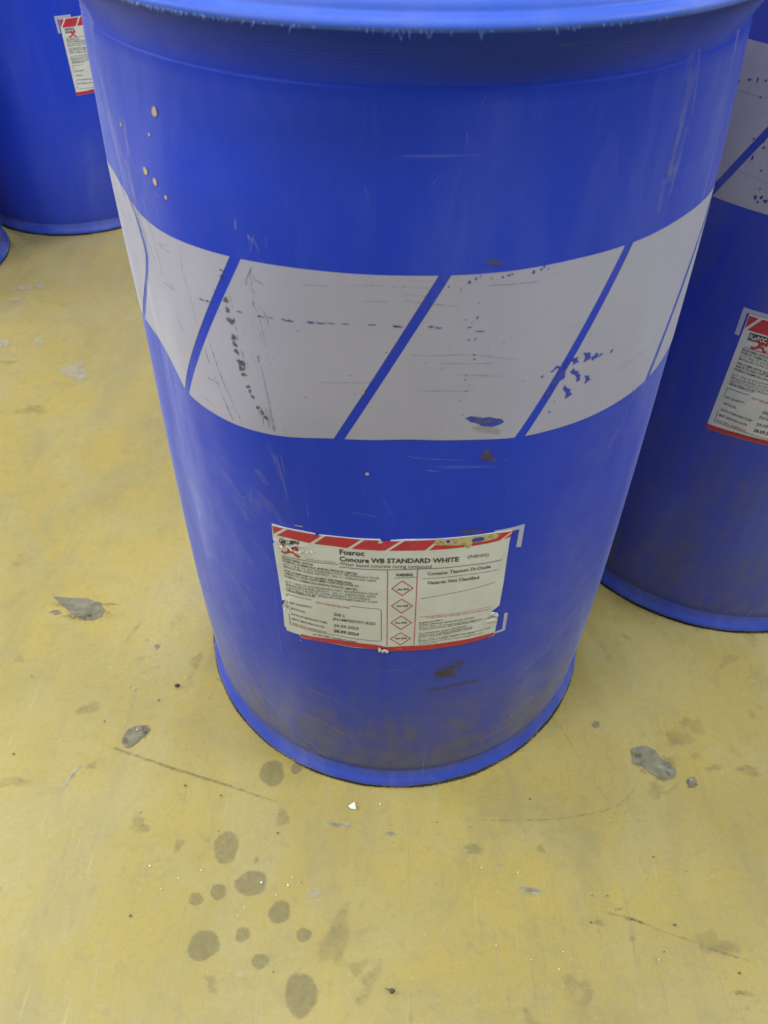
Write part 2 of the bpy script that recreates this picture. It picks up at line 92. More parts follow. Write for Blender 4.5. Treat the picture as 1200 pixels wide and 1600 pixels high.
 'chipfloor': [[[-0.5479,0.0354],[-0.519,0.0336],[-0.4941,0.0331],[-0.467,0.0245],[-0.4553,0.0091],[-0.4561,-0.0041],[-0.4679,-0.0117],[-0.4852,-0.0119],[-0.5057,-0.0005],[-0.5241,0.0146]],[[-0.5437,0.0042],[-0.5378,0.0078],[-0.5237,0.0014],[-0.5331,-0.0018]],[[-0.3694,-0.2297],[-0.3702,-0.2162],[-0.3648,-0.2069],[-0.3552,-0.2016],[-0.3401,-0.1997],[-0.3334,-0.2065],[-0.3397,-0.2158],[-0.3465,-0.226],[-0.3537,-0.2345],[-0.3615,-0.2372]],[[0.3552,-0.2291],[0.3664,-0.2248],[0.38,-0.2234],[0.3909,-0.2307],[0.3961,-0.2442],[0.4076,-0.2509],[0.4129,-0.2609],[0.409,-0.2708],[0.3924,-0.2781],[0.3822,-0.2712],[0.3714,-0.2614],[0.3656,-0.2543],[0.3538,-0.2516]],[[0.4232,-0.2773],[0.4287,-0.2706],[0.4361,-0.2705],[0.438,-0.2783],[0.4319,-0.2861],[0.4235,-0.2858]],[[0.307,-0.1893],[0.3126,-0.1844],[0.319,-0.1879],[0.3166,-0.1949],[0.3098,-0.1958]],[[-0.3598,-0.0616],[-0.3563,-0.0575],[-0.3512,-0.0607],[-0.3534,-0.0664]]],
 'faintfloor': [[-0.5049,-0.2894,0.0248,0.0116],[-0.4032,-0.2644,0.0077,0.0076],[-0.5632,-0.0887,0.0132,0.0071],[-0.4309,-0.1735,0.0188,0.0141],[-0.2884,-0.0887,0.0132,0.0156],[-0.3732,-0.0495,0.0054,0.0041],[0.427,-0.2114,0.0231,0.021],[0.468,-0.2562,0.0188,0.0064],[0.5155,-0.2595,0.0206,0.0096],[0.4467,-0.2382,0.0083,0.0074],[0.2695,-0.4609,0.0078,0.0067],[0.3048,-0.4785,0.0064,0.0041],[0.2096,-0.3727,0.0069,0.0069],[0.2954,-0.4453,0.0059,0.0025],[0.123,-0.3738,0.0173,0.0082],[0.4029,-0.4833,0.0289,0.0174],[0.4559,-0.1895,0.0196,0.0173],[-0.7462,0.5395,0.0336,0.0244],[-0.8527,0.712,0.018,0.0126],[-0.2611,-0.3733,0.009,0.0096],[-0.1298,-0.3363,0.0142,0.0108],[-0.3188,-0.3477,0.0158,0.0141],[-0.0513,-0.4825,0.0224,0.0345]],
 'whitefloor': [[-0.9298,1.0445,0.0264,0.02],[-0.8917,1.0536,0.0184,0.0161],[-0.9342,0.9847,0.016,0.0108],[-0.8137,0.7949,0.0156,0.0227],[-0.8931,0.7863,0.0167,0.0264],[-0.856,0.7539,0.0066,0.0181],[-0.6987,0.6808,0.0463,0.0364],[0.1894,-0.4244,0.0167,0.0052],[0.1522,-0.3938,0.0048,0.0047],[-0.4244,-0.279,0.0041,0.0031],[-0.3474,-0.0994,0.0046,0.0046],[-0.2583,-0.1511,0.0051,0.0051],[-0.3726,-0.1398,0.0045,0.0037],[0.0139,-0.3553,0.0092,0.0028],[-0.0567,-0.344,0.017,0.0036],[-0.0806,-0.4308,0.0133,0.0063]],
 'whitestroke': [[[-0.4344,-0.2998],[-0.4279,-0.2821],[-0.4216,-0.2679],[-0.413,-0.2614]],[[0.3881,-0.254],[0.4,-0.2591],[0.4095,-0.2657]],[[0.4256,-0.2753],[0.4352,-0.2736]],[[0.1741,-0.4182],[0.1894,-0.4244],[0.2027,-0.43]],[[-0.0746,-0.3392],[-0.0585,-0.3433],[-0.0423,-0.3503]],[[0.0059,-0.3525],[0.0227,-0.3559]]],
 'floorline': [[[[-0.4068,-0.2285],[-0.3574,-0.2444],[-0.3057,-0.2615],[-0.2614,-0.2753],[-0.2119,-0.2902],[-0.1753,-0.302]],0.0035,0.8],[[[-0.1996,-0.2943],[-0.1467,-0.3114],[-0.1245,-0.3179]],0.0025,0.6],[[[-0.3142,0.0473],[-0.3254,0.0023],[-0.3346,-0.0216],[-0.3537,-0.0615],[-0.3737,-0.121],[-0.3896,-0.1621],[-0.4013,-0.1908],[-0.4135,-0.2151],[-0.4311,-0.2288]],0.0014,0.55],[[[0.1116,-0.334],[0.179,-0.3353],[0.2327,-0.3325],[0.2692,-0.3269],[0.3026,-0.3199],[0.3265,-0.3084],[0.3487,-0.2891],[0.3677,-0.2615]],0.0022,0.6],[[[0.2555,-0.3452],[0.3102,-0.3362],[0.375,-0.3325],[0.4246,-0.333]],0.0014,0.45],[[[0.4338,-0.3508],[0.4707,-0.345],[0.5144,-0.3409]],0.0014,0.4],[[[0.2547,-0.1791],[0.2715,-0.2219],[0.2881,-0.2585]],0.0011,0.7],[[[0.2881,-0.2585],[0.3084,-0.3086],[0.3177,-0.3343],[0.3314,-0.3695],[0.3377,-0.4032],[0.3467,-0.4509]],0.0028,0.4],[[[0.2462,-0.4443],[0.2813,-0.4501],[0.3125,-0.4574],[0.3362,-0.4677],[0.372,-0.4792],[0.4008,-0.4906],[0.4589,-0.5072]],0.0022,0.6],[[[0.2968,-0.4545],[0.3124,-0.458],[0.3334,-0.4656]],0.0035,0.75],[[[0.3995,-0.5007],[0.4056,-0.512],[0.4062,-0.5259]],0.004,0.5],[[[0.4013,-0.5368],[0.4128,-0.5345],[0.4335,-0.537]],0.0045,0.7],[[[0.4161,-0.5487],[0.422,-0.554]],0.003,0.5],[[[0.4241,-0.5473],[0.4194,-0.5527]],0.003,0.4],[[[0.3469,-0.1888],[0.3583,-0.227],[0.3459,-0.2853]],0.0018,0.4],[[[0.1902,-0.2313],[0.2049,-0.2361]],0.002,0.7],[[[-0.3287,-0.3655],[-0.3005,-0.3348],[-0.2677,-0.3009]],0.0014,0.4],[[[-0.3082,-0.4239],[-0.2675,-0.4104],[-0.2336,-0.3917]],0.0014,0.35],[[[-0.3005,-0.3348],[-0.2207,-0.3228],[-0.174,-0.324]],0.0018,0.35],[[[-0.2916,-0.3597],[-0.2683,-0.3717],[-0.2482,-0.3868]],0.002,0.35],[[[-0.0747,-0.5145],[-0.0634,-0.4944],[-0.0487,-0.4706],[-0.0374,-0.4303]],0.004,0.3],[[[-0.1022,-0.5204],[-0.075,-0.5102]],0.002,0.4],[[[-0.0804,-0.332],[-0.0158,-0.3563],[0.0707,-0.383]],0.0018,0.4],[[[0.0029,-0.464],[0.0191,-0.4135],[0.0226,-0.3733]],0.0014,0.3],[[[0.0192,-0.407],[0.0457,-0.4293],[0.0713,-0.4571]],0.0016,0.35],[[[-0.7998,0.8226],[-0.7169,0.797],[-0.5757,0.7535]],0.002,0.3],[[[-0.5264,0.5248],[-0.5076,0.5306],[-0.4808,0.5311]],0.004,0.3],[[[-0.3794,0.1593],[-0.3658,0.1574],[-0.3494,0.1505]],0.0018,0.6],[[[-0.3445,-0.0408],[-0.3323,0.0022],[-0.3124,0.0473]],0.0016,0.35],[[[-0.5822,-0.091],[-0.5411,-0.0643],[-0.5163,-0.035]],0.0016,0.3],[[[0.221,-0.4368],[0.2225,-0.4705],[0.2258,-0.4911]],0.002,0.3],[[[0.0972,-0.3371],[0.1239,-0.311]],0.0015,0.35],[[[0.353,-0.3813],[0.3889,-0.3619]],0.0015,0.4],[[[0.5108,-0.1621],[0.4899,-0.1933]],0.0015,0.3],[[[-0.2538,-0.1192],[-0.2396,-0.1266]],0.0015,0.8]],
 'specks_dark': [[-0.3094,-0.134],[-0.4032,-0.1953],[-0.2163,-0.3055],[-0.3318,-0.1584],[-0.2671,-0.2925],[-0.5174,-0.2482],[-0.5334,-0.1194],[-0.2121,-0.3545],[-0.2169,-0.3055],[-0.2676,-0.2917],[-0.3199,-0.3307],[-0.1342,-0.356],[-0.1226,-0.5192],[-0.303,-0.4599],[0.0759,-0.3391],[-0.0982,-0.4182],[0.2033,-0.3051],[0.353,-0.3813],[0.3908,-0.3986],[0.2845,-0.4297],[0.2652,-0.4299],[0.2587,-0.4611],[0.3398,-0.4927],[0.423,-0.5146],[0.36,-0.4629],[0.118,-0.3447],[0.1063,-0.1678]],
 'specks_white': [[-0.1098,-0.4125],[-0.1485,-0.4188],[-0.1655,-0.4491],[-0.1721,-0.4584],[-0.0006,-0.3155],[-0.2926,-0.4001],[-0.2192,-0.3209],[-0.2722,-0.4283],[-0.1285,-0.4336],[-0.2262,-0.405],[-0.2531,-0.4151],[-0.1147,-0.4216],[0.1758,-0.4028],[0.1798,-0.5031],[0.1298,-0.3974],[0.2114,-0.5127],[0.3314,-0.5015],[0.2189,-0.4941],[0.1402,-0.4877],[-0.272,-0.2334],[-0.3528,-0.2081],[-0.3733,-0.2999],[-0.3519,-0.1168],[-0.3723,-0.1949]],
 'paper': [[-0.0436,-0.3187],[-0.0348,-0.3145],[-0.0323,-0.3234],[-0.0388,-0.3234]],
 'grit': [0.016,-0.5376],
 'grit2': [-0.3095,-0.1336],
 'R_c': [0.5905,0.2689],
 'L_c': [-0.9316,1.626],
 'R_lab': [[-0.1759,0.54955],[-0.17361,0.3787]],
 'L_lab': [[0.1571,0.52424],[0.13404,0.36309]],
 'R_diag': [[-0.2583,0.67648],[-0.2227,0.73972]],
 'R_band': [[-0.28075,0.8112],[-0.25307,0.81282],[-0.25557,0.65806],[-0.19371,0.661]],
 'R_marks': [[-0.27246,0.77668],[-0.25975,0.78027],[-0.25086,0.78202],[-0.24217,0.78356],[-0.23423,0.72959],[-0.22887,0.71174],[-0.2206,0.72428],[-0.21517,0.70213],[-0.20999,0.68423],[-0.20568,0.67669],[-0.20783,0.6709],[-0.2001,0.67386],[-0.24182,0.76789],[-0.21192,0.67489]],
 'gaps_lo': [[-0.35452,0.61651],[-0.21296,0.60446],[-0.06389,0.60603],[0.09622,0.60488],[0.2438,0.61122]],
 'gaps_hi': [[-0.28295,0.75945],[-0.1348,0.75795],[0.02273,0.75844],[0.18307,0.75841]],
}

SR = 0.288

# ------------------------------------------------------------------ helpers
def mesh_obj(name, verts, faces, mat, parent=None, smooth=True, attrs=None, mats=None, fmat=None):
    me = bpy.data.meshes.new(name); me.from_pydata([tuple(v) for v in verts], [], faces)
    if smooth: me.polygons.foreach_set('use_smooth', [True] * len(me.polygons))
    for k, a in (attrs or {}).items():
        at = me.attributes.new(k, 'FLOAT', 'POINT'); at.data.foreach_set('value', np.asarray(a, dtype=np.float32))
    me.materials.append(mat); me.update()
    o = bpy.data.objects.new(name, me); COL.objects.link(o)
    if parent is not None: o.parent = parent
    return o
def empty(name, loc, label, cat, group=None, rz=0):
    o = bpy.data.objects.new(name, None); COL.objects.link(o); o.location = loc; o.rotation_euler = (0, 0, rz); o.empty_display_size = .05
    o['label'] = label; o['category'] = cat
    if group: o['group'] = group
    return o
class NT:
    def __init__(s, name):
        s.m = bpy.data.materials.new(name); s.m.use_nodes = True; s.t = s.m.node_tree; s.n = s.t.nodes; s.l = s.t.links
        s.n.clear(); s.out = s.n.new('ShaderNodeOutputMaterial'); s.b = s.n.new('ShaderNodeBsdfPrincipled'); s.l.new(s.b.outputs[0], s.out.inputs[0])
        s.co = s.n.new('ShaderNodeTexCoord').outputs['Object']
    def set(s, sock, v):
        if hasattr(v, 'is_output'): s.l.new(v, sock)
        elif isinstance(v, (tuple, list)): sock.default_value = tuple(v) + (1,) * (len(sock.default_value) - len(v))
        else: sock.default_value = v
    def B(s, **k):
        for a, v in k.items(): s.set(s.b.inputs[a.replace('_', ' ')], v)
    def map(s, scale=(1, 1, 1), rot=(0, 0, 0), src=None):
        n = s.n.new('ShaderNodeMapping'); s.l.new(src or s.co, n.inputs[0]); n.inputs['Scale'].default_value = scale; n.inputs['Rotation'].default_value = rot; return n.outputs[0]
    def noise(s, scale, detail=4, rough=.55, vec=None, dist=0, col=False):
        n = s.n.new('ShaderNodeTexNoise'); s.l.new(vec or s.co, n.inputs['Vector']); n.inputs['Scale'].default_value = scale; n.inputs['Detail'].default_value = detail
        n.inputs['Roughness'].default_value = rough; n.inputs['Distortion'].default_value = dist; return n.outputs[1 if col else 0]
    def ramp(s, v, a, b, lo=0., hi=1., smooth=True):
        n = s.n.new('ShaderNodeMapRange'); s.l.new(v, n.inputs[0]); n.inputs[1].default_value = a; n.inputs[2].default_value = b; n.inputs[3].default_value = lo; n.inputs[4].default_value = hi
        n.interpolation_type = 'SMOOTHSTEP' if smooth else 'LINEAR'; return n.outputs[0]
    def math(s, op, a, b=0.):
        n = s.n.new('ShaderNodeMath'); n.operation = op; s.set(n.inputs[0], a); s.set(n.inputs[1], b); return n.outputs[0]
    def mix(s, f, a, b, mode='MIX'):
        n = s.n.new('ShaderNodeMix'); n.data_type = 'RGBA'; n.blend_type = mode; s.set(n.inputs[0], f); s.set(n.inputs[6], a); s.set(n.inputs[7], b); return n.outputs[2]
    def attr(s, name):
        n = s.n.new('ShaderNodeAttribute'); n.attribute_name = name; return n.outputs['Fac']
    def bump(s, h, strength=.3, dist=.001):
        n = s.n.new('ShaderNodeBump'); n.inputs['Strength'].default_value = strength; n.inputs['Distance'].default_value = dist; s.l.new(h, n.inputs['Height']); s.l.new(n.outputs[0], s.b.inputs['Normal'])

BLUE = (0.0015, 0.036, 0.53)
def wear(t, base, amount=1.0):
    """dust film, rubbed streaks and hair scratches shared by plastic and print"""
    d = t.attr('dust'); g = t.attr('grime')
    st1 = t.noise(9, 5, .6, t.map((1, 1, .16), (0.05, .02, 0)), .6)
    st2 = t.noise(22, 6, .65, t.map((1, 1, .22), (.45, .35, 0)), .8)
    bl = t.noise(6, 5, .6, None, .5); fine = t.noise(420, 2, .6)
    m = t.math('MULTIPLY', t.ramp(st1, .42, .72), t.ramp(bl, .3, .7, .35, 1))
    m = t.math('ADD', m, t.math('MULTIPLY', t.ramp(st2, .52, .74), .55))
    f = t.math('MULTIPLY', t.math('ADD', t.math('MULTIPLY', m, .9), .38), d)
    f = t.math('MULTIPLY', f, t.ramp(fine, .2, .75, .75, 1.15))
    c = t.mix(t.math('MINIMUM', t.math('MULTIPLY', f, amount * .30), .85), base, (0.33, 0.37, 0.54))
    gn = t.math('MULTIPLY', t.ramp(t.noise(14, 7, .72, t.map((1, 1, 1.6)), .9), .26, .74, .45, 1.0), t.ramp(t.noise(30, 6, .7, t.map((1, 1, .2), (.3, -.2, 0)), .6), .34, .64, .5, 1.1))
    gm = t.math('MULTIPLY', t.math('MULTIPLY', gn, g), amount)
    c = t.mix(t.math('MINIMUM', gm, .8), c, (0.105, 0.105, 0.14))
    # fine hair scratches, crossing bands of very stretched noise
    s1 = t.ramp(t.noise(60, 2, .4, t.map((1, 1, .03), (.25, -.1, 0))), .735, .78)
    s2 = t.ramp(t.noise(75, 2, .4, t.map((.06, .06, 1.3), (0.06, 0.04, 0))), .74, .785)
    sc = t.math('MULTIPLY', t.math('ADD', s1, s2), t.ramp(t.noise(5, 2), .45, .65, 0, .34))
    c = t.mix(sc, c, (.36, .38, .55))
    r = t.math('ADD', t.math('MULTIPLY', f, .35), t.ramp(t.noise(35, 4), .3, .7, .36, .46))
    t.B(Sheen_Weight=t.math('MINIMUM', t.math('MULTIPLY', t.math('ADD', t.math('MULTIPLY', m, .9), .3), t.math('MULTIPLY', d, .75)), .8), Sheen_Roughness=.45, Sheen_Tint=(.8, .86, 1))
    return c, r
def blue_mat(name, base=BLUE):
    t = NT(name); c, r = wear(t, t.mix(t.ramp(t.noise(3, 3), .3, .7), base, tuple(b * .88 for b in base)))
    t.B(Base_Color=c, Roughness=r, IOR=1.36); t.bump(t.math('ADD', t.noise(700, 2), t.math('MULTIPLY', t.noise(45, 4), 2.)), .18, .0006)
    return t.m
def print_mat(name, base):
    t = NT(name); b = t.mix(t.ramp(t.noise(4, 5, .6, None, .5), .3, .7), base, tuple(q * .86 for q in base))
    # rubbed dark grazes running round the drum
    gz = t.math('MULTIPLY', t.ramp(t.noise(26, 5, .7, t.map((.25, .25, 5.5)), .2), .56, .72, 0, .38), t.ramp(t.noise(5.5, 3, .5), .42, .62))
    b = t.mix(gz, b, (.19, .19, .26))
    sp = t.math('MULTIPLY', t.ramp(t.noise(260, 2, .5), .74, .78), t.ramp(t.noise(12, 3), .5, .62, 0, .6))
    b = t.mix(sp, b, (.10, .11, .24))
    c, r = wear(t, b, .55)
    t.B(Base_Color=c, Roughness=t.math('ADD', r, .06), IOR=1.45); t.bump(t.noise(600, 2), .1, .0004)
    return t.m
M = {}
M['blue'] = blue_mat('blue_polyethylene')
M['foot'] = blue_mat('blue_foot_polyethylene', (0.006, 0.046, 0.46))
M['rim'] = blue_mat('blue_rim_polyethylene', (0.030, 0.115, 0.66))  # paler than the body: lamplight on the rim put into its colour
M['panel'] = print_mat('grey_white_screen_print', (0.385, 0.385, 0.495))
M['bracket'] = print_mat('white_printed_mark', (0.46, 0.47, 0.60))
def flat_mat(name, base, rough=.5, var=.12, sc=120):
    t = NT(name); t.B(Base_Color=t.mix(t.ramp(t.noise(sc, 4), .3, .7), base, tuple(q * (1 - var) for q in base)), Roughness=rough); return t.m
def paper_mat():
    t = NT('label_paper'); b = t.mix(t.ramp(t.noise(30, 5), .3, .7), (.61, .635, .60), (.55, .575, .53))
    b = t.mix(t.ramp(t.noise(14, 5, .6, None, .6), .60, .76, 0, .35), b, (.38, .36, .27))
    t.B(Base_Color=b, Roughness=.42); t.bump(t.noise(110, 4), .12, .001); return t.m
M['paper'] = paper_mat()
M['foil'] = flat_mat('torn_paper_edge', (.72, .73, .70), .5)
def red_mat():
    t = NT('label_red_ink'); b = t.mix(t.ramp(t.noise(90, 4), .35, .7), (.48, .024, .048), (.41, .022, .042))
    b = t.mix(t.ramp(t.noise(300, 3, .6, t.map((.5, .5, 1.3), (.5, .3, 0))), .66, .72, 0, .55), b, (.62, .35, .34))
    t.B(Base_Color=b, Roughness=.4); return t.m
M['red'] = red_mat()
M['redthin'] = flat_mat('label_thin_red_ink', (.50, .07, .08), .45)
M['ink'] = flat_mat('label_black_ink', (.045, .045, .052), .5)
M['greyink'] = flat_mat('label_grey_ink', (.17, .18, .17), .5)
def tan_mat():
    t = NT('brown_glue_residue'); b = t.mix(t.ramp(t.noise(120, 5, .7, None, 1), .48, .72), (.52, .43, .20), (.15, .085, .02)); t.B(Base_Color=b, Roughness=.6); return t.m
M['glue'] = tan_mat()
def soft_mat(name, col, rough=.6, nscale=160, lo=.35, hi=.65, amp=1.0, na=1.0):
    """marks with ragged, see-through edges: alpha attribute times noise"""
    t = NT(name); a = t.attr('alpha'); n = t.noise(nscale, 5, .68)
    f = t.math('ADD', a, t.math('MULTIPLY', t.math('SUBTRACT', n, .5), 1.5 * na))
    t.B(Base_Color=t.mix(t.ramp(t.noise(nscale * .6, 4), .3, .7), col, tuple(q * .7 for q in col)), Roughness=rough, Alpha=t.math('MULTIPLY', t.ramp(f, lo, hi), amp)); return t.m
M['soot'] = soft_mat('dark_rubber_smudge', (.055, .06, .058), .7, 260, .2, 1.0, .62)
M['brown'] = soft_mat('brown_grease_smudge', (.13, .11, .055), .7, 200, .2, 1.35, .62, .7)
M['faintbrown'] = soft_mat('faint_brown_stain', (.30, .25, .12), .7, 200, .35, 1.3, .30, .7)
M['bluechip'] = flat_mat('blue_polyethylene_laid_bare', (0.024, 0.052, 0.40), .45)
M['dashblue'] = soft_mat('blue_scuff', (0.035, 0.05, 0.30), .5, 300, .3, .6, .85)
M['tandot'] = flat_mat('tan_paint_fleck', (.50, .38, .24), .5)
M['darkscr'] = soft_mat('dark_hair_scratch', (.09, .095, .14), .6, 220, .35, 1.2, .38)
M['bluescr'] = soft_mat('blue_hair_scratch', (.055, .065, .26), .6, 260, .35, 1.0, .50)
M['lightscr'] = soft_mat('pale_hair_scratch', (.33, .36, .60), .5, 300, .4, 1.2, .55)
M['haze'] = soft_mat('rubbed_dust_streak', (.42, .44, .60), .7, 70, .35, 1.7, .42, .7)
M['burr'] = flat_mat('frayed_plastic_burr', (.09, .19, .55), .5)
M['darkburr'] = flat_mat('dirty_plastic_burr', (.03, .035, .05), .6)

# ------------------------------------------------------------------ surface mapping on a drum
class Skin:
    def __init__(s, zoff, dents): s.zo = zoff; s.d = dents
    def r(s, th, z):  # th in degrees
        zz = np.asarray(z, float)
        return body_r(np.minimum(zz, .90)) + s.d * dent(th, zz) if s.zo == 0 else body_r(np.clip(zz * (1 - s.zo * .35), .03, .9)) + s.d * dent(th, zz)
    def P(s, sz, off=0.):
        """sz (n,2) -> (n,3)"""
        a = np.asarray(sz, float).reshape(-1, 2); th = a[:, 0] / SR - PI / 2; z = a[:, 1] + s.zo
        r = s.r(np.degrees(th), z) + off
        return np.stack([r * np.cos(th), r * np.sin(th), z], -1)
def subdiv(pts, step):
    out = []
    for a, b in zip(pts[:-1], pts[1:]):
        n = max(1, int(math.ceil(math.hypot(b[0] - a[0], b[1] - a[1]) / step)))
        out += [(a[0] + (b[0] - a[0]) * i / n, a[1] + (b[1] - a[1]) * i / n) for i in range(n)]
    return out + [tuple(pts[-1])]
def smoothline(pts, step=.002):
    if len(pts) < 3: return subdiv(pts, step)
    out = []
    P = [pts[0]] + list(pts) + [pts[-1]]
    for i in range(1, len(P) - 2):
        p0, p1, p2, p3 = [np.array(q) for q in P[i - 1:i + 3]]
        n = max(2, int(math.hypot(*(p2 - p1)) / step))
        for k in range(n):
            t = k / n; out.append(tuple(.5 * ((2 * p1) + (p2 - p0) * t + (2 * p0 - 5 * p1 + 4 * p2 - p3) * t * t + (3 * p1 - p0 - 3 * p2 + p3) * t ** 3)))
    return out + [tuple(pts[-1])]
class Flat:
    """collects flat marks in a 2D chart, then lays them on a surface"""
    def __init__(s): s.v = []; s.f = []; s.a = []
    def poly(s, pts, step=.006, alpha=1., rough=0.):
        loop = subdiv(list(pts) + [pts[0]], step)[:-1]
        if rough: loop = [(x + random.uniform(-rough, rough), y + random.uniform(-rough, rough)) for x, y in loop]
        n = len(loop); xs = [q[0] for q in loop]; ys = [q[1] for q in loop]
        gp = [(x, y) for x in np.arange(min(xs) + step * .5, max(xs), step) for y in np.arange(min(ys) + step * .5, max(ys), step)] if max(max(xs) - min(xs), max(ys) - min(ys)) > step * 1.2 else []
        vs, es, fs, _, _, _ = delaunay_2d_cdt([Vector(q) for q in loop] + [Vector(q) for q in gp], [], [list(range(n))], 1, 1e-6)
        b = len(s.v); s.v += [(q.x, q.y) for q in vs]; s.a += [alpha] * len(vs)
        for f in fs:
            f = list(f); ar = sum(vs[f[i]].x * vs[f[(i + 1) % len(f)]].y - vs[f[(i + 1) % len(f)]].x * vs[f[i]].y for i in range(len(f)))
            if ar < 0: f = f[::-1]
            s.f.append([b + i for i in f])
    def blob(s, x, y, rx, ry, ragged=.18, n=22, rot=0., amp=1., flat=False):
        ph = [random.uniform(0, 6.28) for _ in range(4)]; b = len(s.v); s.v.append((x, y)); s.a.append(amp)
        rings = [(.35, amp), (.7, amp), (.9, amp * .95), (1.02, .62 * amp), (1.14, 0.)] if flat else [(.35, amp), (.6, amp * .95), (.8, amp * .62), (1., .28 * amp), (1.22, 0.)]
        for k, (rr, al) in enumerate(rings):
            for i in range(n):
                a = 2 * PI * i / n; w = 1 + ragged * (math.sin(2 * a + ph[0]) * .5 + math.sin(3 * a + ph[1]) * .35 + math.sin(5 * a + ph[2]) * .25)
                u, v = rx * rr * w * math.cos(a), ry * rr * w * math.sin(a)
                s.v.append((x + u * math.cos(rot) - v * math.sin(rot), y + u * math.sin(rot) + v * math.cos(rot))); s.a.append(al)
        for i in range(n):
            j = (i + 1) % n; s.f.append([b, b + 1 + i, b + 1 + j])
            for k in range(len(rings) - 1):
                o = b + 1 + k * n; s.f.append([o + i, o + n + i, o + n + j, o + j])
    def line(s, pts, w, alpha=1., taper=True, soft=True, jit=0.):
        p = smoothline(pts, .0025); n = len(p); b = len(s.v); L = (-1, -.4, .4, 1) if soft else (-1, 1)
        for i, q in enumerate(p):
            q0, q1 = p[max(0, i - 1)], p[min(n - 1, i + 1)]; dx, dy = q1[0] - q0[0], q1[1] - q0[1]; d = math.hypot(dx, dy) or 1
            nx, ny = -dy / d, dx / d; t = i / (n - 1); e = min(1, 5 * min(t, 1 - t) + .25) if taper else 1; ww = w * .5 * e * (1 + random.uniform(-.25, .25) * (1 if jit == 0 else jit))
            al = alpha * (e if taper else 1)
            for l in L: s.v.append((q[0] + nx * ww * l * (1.6 if soft and abs(l) == 1 else 1), q[1] + ny * ww * l * (1.6 if soft and abs(l) == 1 else 1))); s.a.append(0. if soft and abs(l) == 1 else al)
        m = len(L)
        for i in range(n - 1):
            for k in range(m - 1):
                o = b + i * m + k; s.f.append([o, o + m, o + m + 1, o + 1][::-1])
    def raw(s, v, f, alpha=1.):
        b = len(s.v); s.v += v; s.a += [alpha] * len(v); s.f += [[b + i for i in q] for q in f]
    def lay(s, name, mat, parent, fn, kind='stuff', skirt=None):
        V = fn(np.array(s.v)); V = [tuple(q) for q in V]; F = list(s.f)
        if skirt is not None:
            from collections import Counter
            E = Counter(); 
            for f in F:
                for i in range(len(f)): E[(f[i], f[(i + 1) % len(f)])] += 1
            lo = skirt(np.array(s.v)); n = len(V); V += [tuple(q) for q in lo]
            for (a, b) in list(E):
                if (b, a) not in E: F.append([a, a + n, b + n, b])
        al = list(s.a) + ([1.] * (len(V) - len(s.a)))
        o = mesh_obj(name, V, F, mat, parent, smooth=skirt is None, attrs={'alpha': al})
        if kind: o['kind'] = kind
        return o

# ------------------------------------------------------------------ lettering
def text_mesh(body, bold):
    cu = bpy.data.curves.new('lettering', 'FONT'); cu.body = body; cu.size = 1; cu.resolution_u = 2; cu.offset = (0, .014, .034)[bold]
    ob = bpy.data.objects.new('lettering', cu); me = bpy.data.meshes.new_from_object(ob)
    v = [(q.co.x, q.co.y) for q in me.vertices]; f = [list(p.vertices) for p in me.polygons]
    bpy.data.objects.remove(ob); bpy.data.meshes.remove(me); bpy.data.curves.remove(cu); return v, f
TEXTS = []
for body, p0, p1, h, colr, bold in DATA['text']:
    v, f = text_mesh(body, bold)
    if not v: continue
    x0 = min(q[0] for q in v); x1 = max(q[0] for q in v); k = 1 / (x1 - x0)
    TEXTS.append((body, p0, p1, h, colr, [((x - x0) * k, y / .70) for x, y in v], f))
C4 = [np.array(q) for q in DATA['corners']]
LW = C4[1][0] - C4[0][0]; LH = C4[0][1] - C4[3][1]
def ab2sz(ab):
    ab = np.asarray(ab, float).reshape(-1, 2); a = ab[:, :1]; b = ab[:, 1:]
    return C4[0] * (1 - a) * (1 - b) + C4[1] * a * (1 - b) + C4[2] * a * b + C4[3] * (1 - a) * b

